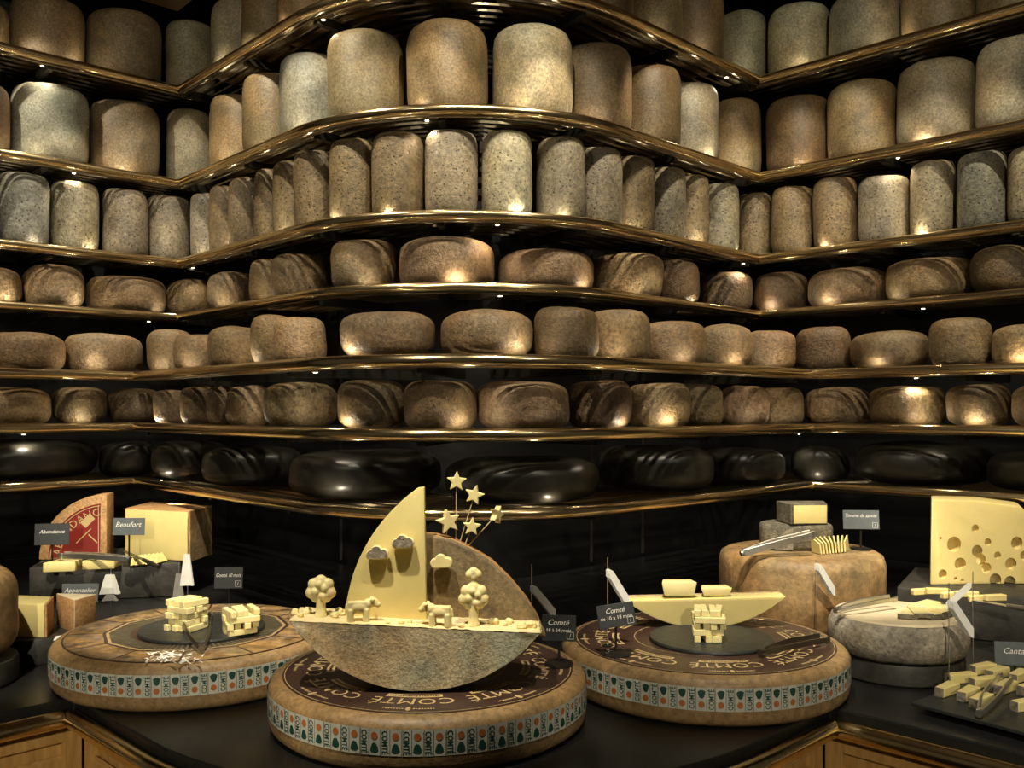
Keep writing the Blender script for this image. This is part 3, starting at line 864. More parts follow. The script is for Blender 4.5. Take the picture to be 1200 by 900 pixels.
# thin white flakes standing in for print and glare on the left wheel
random.seed(21)
mb = MB()
for i in range(70):
    c = on(203 + random.gauss(0, 17), 771 + random.gauss(0, 4.0), WT + 0.003) - PL
    c.z = WH + 0.0022 + random.random() * 0.004
    R_ = Matrix.Rotation(random.uniform(0, 6.28), 3, 'Z') @ Matrix.Rotation(random.uniform(-.3, .3), 3, 'X')
    l = random.uniform(.008, .022); w = random.uniform(.002, .005)
    vs = [R_ @ Vector((l * (k / 4 - .5), s * w / 2, 0.002 * math.sin(math.pi * k / 4))) + c for k in range(5) for s in (-1, 1)]
    mb.add(vs, [(2 * k, 2 * k + 2, 2 * k + 3, 2 * k + 1) for k in range(4)])
o = obj('print_glare_flakes', mb, 'paper', None, loc=PL); o['kind'] = 'stuff'
tag(o, 'white flakes standing in for print and glare on the left wheel', 'shavings')

# ------------------------------------------------------------------ the cheese boat
zb = WT + 0.002
hull0 = on(497, 812, zb)             # lowest point of the hull front
HY = hull0.y
def hx(px, Y=None): return (px - 600) * (Y or HY) / F
def hz(py, Y=None): return CAMZ - (py - HOR) * (Y or HY) / F
boat = thing('cheese_boat', 'cheese boat with pale sail on the front printed wheel', 'sculpture', (hull0.x, HY, zb))
BX, BZ = hull0.x, zb
def seg_outline(pL, pR, sag, n=30):
    """circle segment from right tip along the belly to the left tip"""
    pL = Vector(pL); pR = Vector(pR)
    c = (pR - pL); h_ = c.length / 2; R_ = (h_ * h_ + sag * sag) / (2 * sag)
    mid = (pL + pR) / 2; nrm = Vector((c.y, -c.x)).normalized()      # downwards
    C = mid - nrm * (R_ - sag)
    a = math.asin(min(1, h_ / R_))
    out = []
    ux = c.normalized()
    for i in range(n + 1):
        q = -a + 2 * a * i / n
        out.append(C + (nrm * math.cos(q) + ux * math.sin(q)) * R_)
    return out                          # left tip -> belly -> right tip
tl = (hx(336) - BX, hz(728) - BZ); tr = (hx(636) - BX, hz(743) - BZ)
mid = ((tl[0] + tr[0]) / 2, (tl[1] + tr[1]) / 2)
hull = seg_outline(tl, tr, mid[1] - 0.001)
dz = -min(p.y for p in hull)
hull = [Vector((p.x, p.y + dz)) for p in hull]
THK = 0.100
hm = MB(); n = len(hull)
# rows across the thickness, tapering towards the back edge so the rim shows
for (yy, sc) in ((0.0, 0.972), (0.010, 0.992), (0.03, 1.0), (THK - 0.03, 1.0), (THK - 0.008, 0.99), (THK, 0.97)):
    for p in hull:
        f = 1 - (1 - sc) * (1.0 - (p.y - min(q.y for q in hull)) / 0.16)
        hm.v.append((p.x * sc, yy, mid[1] + (p.y - mid[1]) * sc))
for r_ in range(5):
    for i in range(n - 1):
        hm.f.append((r_ * n + i, r_ * n + i + 1, (r_ + 1) * n + i + 1, (r_ + 1) * n + i)); hm.m.append(0)
# front face filled as a grid of strips up to the deck line
def fill(row, rev):
    base = row * n; rows = 7; last = list(range(base, base + n))
    deckL = Vector(hm.v[base]); deckR = Vector(hm.v[base + n - 1])
    for k in range(1, rows + 1):
        f = k / rows; cur = []
        for i in range(n):
            e = Vector(hm.v[base + i]); g = deckL.lerp(deckR, i / (n - 1))
            q = e.lerp(Vector((e.x * (1 - f) + g.x * f, e.y, g.z)), f)
            q = Vector((e.x + (g.x - e.x) * f, e.y, e.z + (g.z - e.z) * f))
            cur.append(len(hm.v)); hm.v.append(tuple(q))
        for i in range(n - 1):
            hm.f.append((last[i], last[i + 1], cur[i + 1], cur[i])); hm.m.append(0)
        last = cur
    return last
top_f = fill(0, False); top_b = fill(5, True)
hm.f.append(tuple([0] + [r_ * n for r_ in range(1, 6)] + top_b + [r_ * n + n - 1 for r_ in range(5, -1, -1)] + top_f[::-1][1:-1])); hm.m.append(0)
obj('hull', hm, 'hull', boat, smooth=50, rough=0.0022, freq=55)
# pale cut deck with crumbs
dl_ = Vector((tl[0] + 0.004, 0, tl[1] + dz)); dr_ = Vector((tr[0] - 0.004, 0, tr[1] + dz))
dm = MB(); NX, NY = 44, 8
random.seed(3)
for j in range(NY + 1):
    for i in range(NX + 1):
        p = dl_.lerp(dr_, i / NX)
        y = 0.001 + (THK - 0.002) * j / NY
        dm.v.append((p.x, y, p.z + 0.001 + 0.004 * abs(noise.noise(Vector((p.x * 45, y * 45, 2)))) + 0.004 * (j / NY)))
for j in range(NY):
    for i in range(NX):
        dm.f.append((j * (NX + 1) + i, j * (NX + 1) + i + 1, (j + 1) * (NX + 1) + i + 1, (j + 1) * (NX + 1) + i)); dm.m.append(0)
obj('deck', dm, 'cut', boat, smooth=60)
def deck(px, depth, lift=0.003):
    """a point on the deck under pixel column px, depth back from the hull front"""
    Y = HY + depth
    x = (px - 600) * Y / F - BX
    f = (x - dl_.x) / (dr_.x - dl_.x)
    return Vector((x, depth, dl_.lerp(dr_, f).z + lift))
def arc_pts(a, b, bulge, n=18):
    a = Vector(a); b = Vector(b); c = b - a
    nrm = Vector((-c.y, c.x)).normalized()
    out = []
    for i in range(n + 1):
        f = i / n
        out.append(a + c * f + nrm * bulge * 4 * f * (1 - f))
    return out
SY = 0.055                           # sail depth behind the hull front
YS = HY + SY
def sp(px, py, Y=YS): return ((px - 600) * Y / F - BX, CAMZ - (py - HOR) * Y / F - BZ)
s_b0 = sp(403, 737); s_b1 = sp(500, 740); s_t1 = sp(497, 571); s_t0 = sp(489, 572)
sail = [Vector(s_b0), Vector(s_b1), Vector(s_t1)] + arc_pts(s_t0, s_b0, -0.037)[:-1]
obj('sail', MB().prism([(p.x, p.y) for p in sail], SY, SY + 0.022), 'paste', boat, bevel=0.0025, seg=2, smooth=40)
SY2 = 0.085; YS2 = HY + SY2
def sp2(px, py): return sp(px, py, YS2)
q0 = sp2(478, 745); q1 = sp2(641, 748); qt = sp2(500, 627); qt2 = sp2(478, 628)
arc = [Vector(sp2(*p)) for p in ((510, 628), (530, 633), (552, 643), (576, 659), (598, 680), (617, 703), (630, 724), (637, 740))]
bs_ = [Vector(q0), Vector(q1)] + arc[::-1] + [Vector(qt), Vector(qt2)]
obj('rear_sail', MB().prism([(p.x, p.y) for p in bs_], SY2, SY2 + 0.05, 'XZ', 0, 1), ['sailrind', 'orangerind'], boat, bevel=0.006, seg=3, smooth=40, rough=0.001, freq=40)
random.seed(9)
def crumb(c, r):
    return MB().ball(c, (r, r * .9, r * .7), 8)
for px, dp, r in ((346, .05, .009), (352, .03, .007), (360, .06, .010), (392, .04, .009), (399, .06, .011), (388, .06, .007), (470, .02, .006), (480, .03, .006), (578, .05, .010), (590, .04, .008), (597, .06, .009), (612, .03, .010), (622, .04, .011), (629, .05, .008), (455, .015, .005), (540, .015, .006)):
    p = deck(px, dp, r * 0.5 + 0.003)
    obj('crumb', crumb(p, r), 'carved', boat, rough=r * 0.5, freq=120, seed=px)

def cheese_cloud(label, px, py, Y, mat_face, w=0.045):
    p = at(px, py, Y)
    o = MB()
    out = []
    for (cx, cz, r, a0, a1) in ((-.30, .02, .20, 270, 120), (-.06, .16, .24, 165, 40), (.24, .05, .22, 110, -90)):
        for k in range(9):
            a = math.radians(a0 + (a1 - a0) * k / 8)
            out.append(((cx + r * math.cos(a)) * w, (cz + r * math.sin(a)) * w))
    o.prism(out, -0.010, 0.006, 'XZ', 0)
    t = thing('cheese_cloud', label, 'cheese decoration', p, 0, 'cheese clouds pinned to the sails')
    obj('body', o, 'carved', t, bevel=0.0015, seg=1, smooth=40)
    if mat_face:
        obj('rind_face', MB().prism([(a * .9, b * .9 + .001) for a, b in out], -0.0112, -0.0101, 'XZ', 0), mat_face, t)
    obj('pin', MB().tube([(0, -0.002, 0.004), (0, Y * 0 + 0.016, 0.004)], 0.001, 6), 'stick', t)
    return t
cheese_cloud('grey-faced cheese cloud lower on the pale sail', 443, 650, YS - 0.012, 'greyrind')
cheese_cloud('grey-faced cheese cloud higher on the pale sail', 473, 637, YS - 0.012, 'greyrind')
cheese_cloud('pale cheese cloud on the brown rear sail', 518, 660, YS2 - 0.016, None)

def cheese_tree(label, px, depth, h, extra=False, w=1.0):
    p = deck(px, depth, 0.0025) + Vector((BX, HY, BZ))
    t = thing('cheese_tree', label, 'cheese decoration', p)
    mb = MB().tube([(0, 0, 0), (0, 0, h * 0.2), (0, 0, h * 0.55)], [0.0125 * w, 0.0092 * w, 0.0095 * w], 12)
    tm = remeshed(mb, 'trunk', 0.0016, 2)
    obj('trunk', tm, 'carved', t)
    mb = MB(); k = h * 0.62
    c0 = 0.017 * w
    for (dx, dz_) in ((-1, .0), (1, .0), (-.75, .9), (.75, .9), (0, 1.25), (0, .45), (-.5, -.45), (.5, -.45)):
        mb.ball((dx * c0, 0, k + dz_ * c0), (0.0125 * w, 0.010, 0.0125 * w), 12)
    for (dx, dz_) in ((-.55, .15), (.45, .55), (.35, -.35), (-.1, .95)):
        mb.ball((dx * c0, -0.006, k + dz_ * c0), 0.0085 * w, 12)
    if extra:
        mb.ball((0, 0, k + 2.0 * c0), (0.006, .006, .012), 10)
        for dx, dz_ in ((-.4, 2.75), (.4, 2.75), (0, 3.05), (0, 2.5)):
            mb.ball((dx * c0, 0, k + dz_ * c0), (0.0095, .008, .0095), 10)
    obj('crown', remeshed(mb, 'crown', 0.0016, 2), 'carved', t)
    return t
cheese_tree('carved cheese tree at the bow left of the sail', 376, 0.045, 0.074)
cheese_tree('carved cheese tree with topknot before the brown rear sail', 555, 0.03, 0.082, True)

def cheese_cow(label, px, depth, face, rz=0.0):
    p = deck(px, depth, 0.002) + Vector((BX, HY, BZ))
    t = thing('cheese_cow', label, 'cheese decoration', p, rz, 'carved cheese cows')
    s = face; mb = MB()
    mb.ball((-.003 * s, 0, .0275), (.0225, .0115, .0125), 16)
    mb.box((-.003 * s, 0, .0290), (.040, .017, .019))
    for lx in (-.0180, .0115):
        for ly in (-.0050, .0050):
            mb.tube([(lx * s, ly, -.001), (lx * s, ly, .024)], .0066, 10)
    mb.tube([(.013 * s, 0, .032), (.0235 * s, 0, .036)], [.0105, .009], 12)
    mb.ball((.0255 * s, -.001, .0350), (.0090, .009, .0095), 14)
    mb.ball((.0325 * s, -.001, .0310), (.0072, .0075, .0066), 12)
    mb.ball((.0225 * s, -.0100, .0420), (.0042, .0055, .0034), 10)
    mb.ball((.0225 * s, .0100, .0420), (.0042, .0055, .0034), 10)
    mb.tube([(-.024 * s, 0, .034), (-.0270 * s, 0, .018)], [.0034, .0026], 8)
    obj('body', remeshed(mb, 'body', 0.0013, 6), 'carved', t)
    return t
cheese_cow('carved cheese cow facing right beside the pale sail', 422, 0.022, 1, 0.2)
cheese_cow('carved cheese cow facing left at the middle of the deck', 514, 0.016, -1, -0.15)

def star_outline(R_, r, rot):
    return [((R_ if k % 2 == 0 else r) * math.sin(rot + k * math.pi / 5), (R_ if k % 2 == 0 else r) * math.cos(rot + k * math.pi / 5)) for k in range(10)]
def cheese_star(label, px, py, bx, by, size, rot, yaw, Y):
    c = at(px, py, Y); b = at(bx, by, Y + 0.0)
    t = thing('cheese_star', label, 'cheese decoration', c, 0, 'cheese stars on picks')
    me = MB().prism(star_outline(size, size * 0.45, rot), -0.0065, 0.0065).mesh('star', bevel=0.001, seg=1)
    obj('star', me, 'carved', t, rot=(0, 0, yaw))
    obj('pick', MB().tube([(0, 0, 0), b - c], 0.0011, 6), 'stick', t)
YST = YS2 + 0.025
cheese_star('cheese star on the tallest pick above the rear sail', 535, 564, 534, 640, 0.0210, 0.05, 0.1, YST)
cheese_star('cheese star on a leaning pick, second highest', 556, 580, 537, 642, 0.0210, 0.25, -0.1, YST)
cheese_star('large low cheese star right of the sail tip', 525, 611, 522, 636, 0.0255, -0.2, 0.4, YST - 0.01)
cheese_star('small low cheese star in the middle of the bunch', 553, 617, 542, 646, 0.0190, 0.1, 0.1, YST - 0.008)
cheese_star('cheese star turned edgewise on the rightmost pick', 582, 603, 543, 646, 0.0190, 0.4, 1.0, YST)

# ------------------------------------------------------------------ signs, price tags on rods
def sign(label, lines, px, py, wpx, hpx, Y, z0, mat='card', yaw=0.0, shear=0.3, sizes=None, base=0.019, roll=0.0, box=True, tilt=-0.12):
    c = at(px, py, Y); w = wpx * Y / F; h = hpx * Y / F
    t = thing('price_sign', label, 'sign', (c.x, c.y, z0), yaw)
    zc = c.z - z0
    R_ = (tilt, roll, 0)
    card = obj('card', MB().box((0, 0, 0), (w, 0.002, h)), mat, t, loc=(0, 0, zc), rot=R_, bevel=0.0006, seg=1)
    mb = MB(); n = len(lines)
    for i, s in enumerate(lines):
        sz = (sizes[i] if sizes else 0.25) * h
        vs, fs, tw, th = text(s, sz, shear if i == 0 else 0.0)
        k = min(1.0, w * 0.86 / max(tw, 1e-6))
        oz = h * (0.22 - 0.30 * i) if n > 1 else h * 0.12
        mb.add([(x * k, -0.0016, y + oz) for x, y in vs], fs)
    obj('lettering', mb, 'white', card)
    if box:
        fb = MB(); bw = h * 0.13
        cx, cz = w / 2 - bw * 1.7, -h / 2 + bw * 1.7
        for (dx, dz_, sx, sz) in ((0, bw, 2 * bw, .0006), (0, -bw, 2 * bw, .0006), (bw, 0, .0006, 2 * bw), (-bw, 0, .0006, 2 * bw)):
            fb.box((cx + dx, -0.0013, cz + dz_), (sx, .0004, sz))
        vs, fs, tw, th = text('/', bw * 1.6)
        fb.add([(x + cx, -0.0016, y + cz) for x, y in vs], fs)
        obj('price_box', fb, 'white', card)
    obj('post', MB().tube([(0, 0.003, 0.002), (0, 0.003, zc)], 0.0028, 8), 'iron', t, smooth=40)
    if base:
        obj('base', MB().lathe([(0, 0), (base, 0), (base, 0.002), (base * .3, 0.005), (0, 0.005)], 24), 'iron', t, smooth=40)
    return t
sign('black sign Comté 18 à 24 mois beside the boat', ['Comté', '18 à 24 mois'], 655, 736, 40, 30, 1.925, WT + 0.0022, yaw=-0.12, sizes=[.30, .19], base=0.030)
sign('black sign Comté de 10 à 18 mois before the half moon', ['Comté', 'de 10 à 18 mois'], 722, 721, 44, 27, 2.01, WT + 0.0022, yaw=0.05, sizes=[.30, .22], base=0.034, roll=-0.14)
sign('dark sign Comté 10 mois behind the left wheel', ['Comté 10 mois'], 268, 677, 33, 25, 2.68, CZ + 0.0005, yaw=0.05, sizes=[.24])
sign('grey sign Appenzeller standing behind the orange wedge', ['Appenzeller'], 94, 695, 42, 22, 2.475, CZ + 0.0660, 'cardgrey', yaw=0.05, sizes=[.34])
zB = CZ + 0.1165
sign('lit sign Beaufort on the stone block before the big cheese', ['Beaufort'], 151, 617, 37, 20, 3.06, zB + 0.0005, 'cardgrey', yaw=0.05, sizes=[.42], box=False)
sign('dim dark sign before the red-labelled wedge', ['Abondance'], 61, 626, 38, 25, 3.02, zB + 0.0005, 'card', yaw=0.2, sizes=[.24], box=False)
zW = CZ + 0.219
sign('grey sign Tomme de savoie on the big brown wheel', ['Tomme de savoie', ' '], 1009, 609, 41, 22, 2.74, zW + 0.0005, 'cardgrey', yaw=-0.1, sizes=[.26, .1], base=0.03)
sign('grey sign Cantal by the slate board at the right', ['Cantal'], 1190, 766, 46, 27, 2.16, CZ + 0.0005, 'cardgrey', yaw=-0.15, sizes=[.36], box=False)

def tag_rod(label, px, Y, z0, ytop, sheets):
    """thin rod carrying folded paper price tags; sheets = list of (pixel y, kind, width, height, side, material)"""
    b = at(px, 480, Y); ztop = CAMZ - (ytop - HOR) * Y / F
    t = thing('tag_rod', label, 'price tag', (b.x, Y, z0))
    obj('rod', MB().tube([(0, 0, 0), (0, 0, ztop - z0)], 0.0012, 6), 'steel', t)
    obj('foot', MB().lathe([(0, 0), (0.012, 0), (0.012, 0.002), (0, 0.003)], 16), 'iron', t)
    for (py, kind, w, h, sd, mat) in sheets:
        z = CAMZ - (py - HOR) * Y / F - z0
        if kind == 'fan':
            for k in range(4):
                a = (k - 1.5) * 0.30
                o = obj('paper', MB().prism([(-w * .22, 0), (w * .22, 0), (w * .5, -h), (-w * .5, -h)], -0.0004, 0.0004), mat, t, loc=(0, -0.003 - 0.0012 * k, z), rot=(0.04, 0, a))
        else:
            for k in range(5):
                o = obj('paper', MB().prism([(0, 0), (w * .16, .001), (w, -h * .74), (w, -h), (w * .86, -h * .97), (0, -h * .18)], -0.0004, 0.0004), mat, t, loc=(-0.004 + 0.002 * k * sd, -0.002 - 0.0022 * k, z - 0.0008 * k), rot=(0, 0, sd * 0.25 + (0 if sd > 0 else math.pi)))
    return t
tag_rod('white fan of price tags before the stone block', 130, 2.62, CZ, 664, [(673, 'fan', .056, .054, 1, 'paper'), (696, 'fan', .045, .018, 1, 'paperdim')])
tag_rod('tall rod with white tags right of the stone block', 220, 2.66, CZ, 607, [(649, 'fan', .038, .090, 1, 'paper')])
tag_rod('short rod with grey tags behind the taller stick pile', 210, 2.70, CZ, 659, [(672, 'fan', .032, .068, 1, 'paperdim')])
tag_rod('grey price tags on a rod behind the boat stern', 623, 2.32, CZ, 661, [(686, 'strip', .058, .078, 1, 'paperdim')])
tag_rod('white price tags on a rod left of the half moon', 712, 2.08, WT + 0.0022, 653, [(667, 'strip', .046, .080, 1, 'paper')])
tag_rod('white slanted price tags before the big brown wheel', 956, 2.48, CZ, 656, [(660, 'strip', .050, .084, 1, 'paper')])
tag_rod('lower white price tags on the rod by the slate board', 1112, 2.065, CZ, 683, [(703, 'strip', .054, .082, 1, 'paper')])
tag_rod('upper white price tags on the rod before the black block', 1140, 2.20, CZ, 670, [(683, 'strip', .052, .060, -1, 'paper')])

# ------------------------------------------------------------------ left display
def stand(label, loc, R, h):
    o = obj('round_stand', MB().lathe([(0, 0), (R * .96, 0), (R, h * .12), (R, h * .8), (R * .985, h), (0, h)], 48), 'block', None, loc=loc, smooth=40)
    return tag(o, label, 'stand')
# big brown cheese cut by the left frame edge
c = Vector((-1.300, 2.13, CZ))
stand('dark round stand under the brown cheese at the far left', c, 0.152, 0.055)
o = obj('rounded_cheese', cheese_mesh(0.152, 0.215, 4.2, 301, 0.006, 48, 20), 'brown', None, loc=(c.x, c.y, CZ + 0.0555))
tag(o, 'big brown cheese at the far left edge of the counter', 'cheese')
c = Vector((-1.215, 2.40, CZ))
stand('black round stand carrying the two cut wedges at left', c, 0.128, 0.065)
zS = CZ + 0.0655
def wedge_piece(name, label, pts, z0, h, mtop, mside, rind_edges=(), mrind=None, cat='cheese', bevel=0.002, group=None):
    """cut piece: plan outline in world coordinates; rind_edges are outline edges carrying rind"""
    c = sum((Vector(p) for p in pts), Vector((0, 0))) / len(pts)
    t = thing(name, label, cat, (c.x, c.y, z0), 0, group)
    loc = [(p[0] - c.x, p[1] - c.y) for p in pts]
    obj('paste', MB().prism(loc, 0, h, 'XY', 0, 1), [mtop, mside], t, bevel=bevel, seg=2, smooth=40, rough=0.0006, freq=50)
    for e in rind_edges:
        a = Vector(loc[e]); b = Vector(loc[(e + 1) % len(loc)])
        d = (b - a).normalized(); n = Vector((d.y, -d.x))
        if n.dot((a + b) / 2) < 0: n = -n
        q = [a + n * .0004, b + n * .0004, b + n * .006, a + n * .006]
        obj('rind', MB().prism([(p.x, p.y) for p in q], -0.0001, h + 0.0005, 'XY'), mrind, t, bevel=0.0015, seg=1)
    return t
def W(px, Y): return ((px - 600) * Y / F, Y)
wedge_piece('cheese_wedge', 'pale cut wedge with brown rind at the right end', [W(12, 2.31), W(52, 2.30), W(60, 2.40), W(22, 2.42)], zS, 0.082, 'paste', 'paste', (1,), 'orangerind')
wedge_piece('cheese_wedge', 'orange-rinded triangular wedge before the Appenzeller sign', [W(66, 2.43), W(87, 2.345), W(113, 2.42)], zS, 0.085, 'cream', 'orangerind')
# small white leaves standing in for a reflection on the stand
p = on(68, 749, zS + 0.001)
t = thing('reflection_leaves', 'small white leaves standing in for a reflection beside the two cut wedges', 'price tag', (p.x, p.y, zS + 0.0006), 0.5)
for k in range(3):
    obj('leaf', MB().prism([(-.011, -.009), (-.003, -.009), (-.002, -.002), (.004, -.003), (.005, -.009), (.011, -.008), (.010, .009), (-.008, .010)], 0, 0.001, 'XY'), 'paper', t, loc=(0.003 * k, 0.003 * k, 0.0012 * k), rot=(0.1 * k, 0, 0.2 * k))
# stone block
p0 = on(34, 707, CZ); p1 = on(212, 699, CZ)
d = (p1 - p0).normalized(); n_ = Vector((-d.y, d.x, 0)); L = (p1 - p0).length
o = obj('stone_block', MB().box((L / 2, 0.20, 0.0585), (L, 0.40, 0.113)), 'block', None, loc=p0, rot=(0, 0, math.atan2(d.y, d.x)), bevel=0.004, seg=2, rough=0.002, freq=25, smooth=30)
tag(o, 'long dark stone block at left carrying cut cheeses', 'block')
zB = CZ + 0.1170
def piece_at(label, px0, px1, py, h, depth, skew=0.01, mat='paste', group=None):
    a = on(px0, py, zB); b = on(px1, py - 1.5, zB)
    return wedge_piece('cheese_piece', label, [(a.x, a.y), (b.x, b.y), (b.x - skew, b.y + depth), (a.x + skew, a.y + depth)], zB, h, mat, mat, (), None, 'cheese', 0.003, group)
piece_at('pale flat cheese piece at the left front of the block', 50, 88, 671, 0.030, 0.075)
piece_at('pale flat cheese piece right of its twin on the block', 96, 134, 668, 0.030, 0.075)
# red labelled quarter wheel standing on edge
Yw = 3.20
tip = at(125, 600, Yw)
t = thing('labelled_wedge', 'upright cheese quarter with a red label lettered ABONDANCE', 'cheese', (tip.x, Yw, zB), 0.12)
Rw = 0.222
def quarter(R_, a0=90, a1=182, c=(0, 0), n=20):
    return [(c[0] + R_ * math.cos(math.radians(a0 + (a1 - a0) * k / n)), c[1] + R_ * math.sin(math.radians(a0 + (a1 - a0) * k / n))) for k in range(n + 1)]
obj('paste', MB().prism([(0, 0)] + quarter(Rw, 90, 180), 0, 0.085, 'XZ'), 'orangerind', t, bevel=0.004, seg=2, smooth=40)
lab = obj('red_label', MB().prism([(-.022, 0.004)] + quarter(Rw * .86, 96, 178), -0.0012, -0.0002, 'XZ'), 'red', t)
mb = MB()
for s_, Rr, ang, sz in (('ABONDANCE', Rw * .735, 133, .036),):
    vs, fs, w_, h_ = text(s_, sz, 0, 1.1)
    a = math.radians(ang)
    mb.add([((Rr + y) * math.cos(a - x / Rr), -0.0016, (Rr + y) * math.sin(a - x / Rr)) for x, y in vs], fs)
for Rr in (Rw * .835,):
    q = quarter(Rr, 97, 178); q2 = quarter(Rr - .0025, 97, 178)
    mb.add([(x, -0.0016, z) for x, z in q] + [(x, -0.0016, z) for x, z in q2], [(k, k + 1, k + 1 + len(q), k + len(q)) for k in range(len(q) - 1)])
mb.box((-.0265, -0.0014, .095), (.0025, .0004, .18))
R_ = Matrix.Rotation(math.radians(-45), 3, 'Y')
mb.box((-.062, -0.0015, .132), (.044, .0004, .026), R_)
mb.box((-.075, -0.0015, .080), (.070, .0004, .003), R_)
mb.box((-.045, -0.0015, .070), (.004, .0004, .040), R_)
mb.lathe([(0, 0), (.008, 0)], 12)
obj('lettering', mb, 'gold', lab)
# big block of pale cheese
pts = [W(146, 3.22), W(183, 3.185), W(221, 3.13), W(247, 3.30), W(178, 3.46)]
wedge_piece('cheese_block', 'big pale cheese block with brown rind behind the slices', pts, zB, 0.172, 'orangerind', 'paste', (2,), 'brown', 'cheese', 0.004)
# slices leaning before it
for k in range(6):
    p = on(158 + 5.5 * k, 664 - 0.6 * k, zB)
    me = MB().prism([(-.030, 0), (.030, 0), (.022, .034), (-.016, .026)], -0.003, 0.003).mesh('slice', bevel=0.001, seg=1)
    o = obj('cheese_slice', me, 'paste', None, loc=(p.x, p.y + 0.03, zB + 0.001), rot=(-0.5, 0, 1.0 + 0.06 * k))
    tag(o, 'thin pale slice leaning before the big block, %s of six' % ORD[k], 'cheese', 'slices before the big block')
tongs('steel tongs resting across the two flat cheese pieces', on(150, 655, zB + 0.045), on(75, 651, zB + 0.045), 0.03, 'steel', w=0.016, th=0.003)
def knife(label, a, b, w=0.016, mat='steel', hmat='darksteel'):
    a = Vector(a); b = Vector(b); d = b - a
    t = thing('cheese_knife', label, 'knife', a)
    obj('handle', MB().tube([(0, 0, 0), d * 0.2, d * 0.45], [.006, .0075, .006], 10), hmat, t, smooth=40)
    obj('blade', MB().bar([d * 0.44, d * 0.95, d], w, 0.0025), mat, t, bevel=0.0008, seg=1)
    return t
knife('dark-handled knife across the slices on the block', on(186, 664, zB + 0.012), on(146, 646, zB + 0.04), 0.014, 'darksteel')

# ------------------------------------------------------------------ right display
# half-moon slice standing on the right wheel
Yh = 2.245; zh = WT + 0.0022
a0 = at(733, 704, Yh); a1 = at(921, 698, Yh)
Lh = a1.x - a0.x; hh_ = (a0.z + a1.z) / 2 - zh
t = thing('cheese_half_moon', 'pale half-moon cheese slab standing on the right wheel', 'cheese', ((a0.x + a1.x) / 2, Yh, zh), -0.03)
sg = seg_outline((-Lh / 2, hh_ - .006), (Lh / 2, hh_ + .006), hh_ - 0.001, 28)
mz = min(p.y for p in sg)
obj('paste', MB().prism([(p.x, p.y - mz) for p in sg], 0, 0.055, 'XZ'), 'paste', t, bevel=0.003, seg=2, smooth=40)
obj('rind', MB().prism([(p.x * .995, p.y - mz + .0012) for p in sg], 0.0555, 0.062, 'XZ'), 'wheelrind', t, bevel=0.002, seg=1, smooth=40)
zt2 = zh + hh_ + 0.004
def on_top(label, px0, px1, y, h, seed):
    a = at(px0, 0, y); b = at(px1, 0, y)
    w = b.x - a.x
    o = obj('cheese_chunk', MB().prism([(-w / 2, -.02), (w / 2, -.02), (w * .42, .02), (-w * .40, .018)], 0, h, 'XY'), 'carved', None, loc=((a.x + b.x) / 2, y, zt2), bevel=0.003, seg=2, rough=0.0015, freq=60, seed=seed, smooth=40)
    for v in o.data.vertices:
        if v.co.z < h * .3: v.co.x *= 0.86
    return tag(o, label, 'cheese')
on_top('thick pale chunk on the half moon, the left one', 774, 815, Yh + 0.026, 0.034, 1)
on_top('thin pale chunk on the half moon, the right one', 820, 856, Yh + 0.028, 0.020, 2)
# big brown wheel with the stack on it
bw = Vector((0.853, 2.75, CZ))
mesh_ = MB().lathe([(0, 0), (.20, 0), (.226, .008), (.236, .03), (.236, .18), (.228, .204), (.21, .214), (0, .215)], 72).mesh('wheel', smooth=60, rough=0.003, freq=12)
o = obj('big_cheese', mesh_, 'brown', None, loc=bw + Vector((0, 0, .003)))
tag(o, 'big brown cheese wheel behind the right printed wheel', 'cheese')
zW = CZ + 0.2190
c = Vector((0.842, 2.76, zW))
t = thing('mould_cheese', 'grey mould-rinded cheese cut open on the big brown wheel', 'cheese', c, 0.0)
# half wheel with a grey cut face
pr = [(0.105 * math.cos(math.radians(a)), 0.105 * math.sin(math.radians(a))) for a in range(-25, 206, 11)] + [(-.06, -.055), (.075, -.06)]
obj('rind', MB().prism(pr, 0, 0.075, 'XY'), 'mould', t, bevel=0.012, seg=3, smooth=50, rough=0.004, freq=40)
mb = MB().prism([(-.052, 0.002), (.002, 0.002), (.002, .066), (-.016, .060), (-.038, .035)], 0, 0.004, 'XZ')
obj('cut_face', mb, 'greyrind', t, loc=(-.030, -.066, 0.002), rot=(0, 0, -0.35))
pts = [W(929, 2.70), W(970, 2.71), W(966, 2.80), W(912, 2.80)]
wedge_piece('cheese_block', 'small pale block with grey rind on top of the mould cheese', pts, zW + 0.0775, 0.058, 'mould', 'paste', (3, 2), 'mould', 'cheese', 0.003)
for k in range(9):
    p = on(963 + 3.4 * k, 650 - 0.35 * k, zW)
    me = MB().prism([(0, 0), (.050, 0), (.046, .044), (0.004, .030)], -0.0024, 0.0024).mesh('slice', bevel=0.0008, seg=1)
    o = obj('cheese_slice', me, 'paste', None, loc=(p.x, p.y, zW + 0.0005), rot=(-0.10, 0, math.pi / 2 + 0.25 - 0.10 * k))
    tag(o, 'thin slice in the fan on the big brown wheel, %s of nine' % ORD[k], 'cheese', 'fan of slices on the brown wheel')
tongs('steel tongs lying on the big brown wheel', at(871, 648, 2.58), at(948, 627, 2.62), 0.025, 'steel', w=0.018, th=0.004)
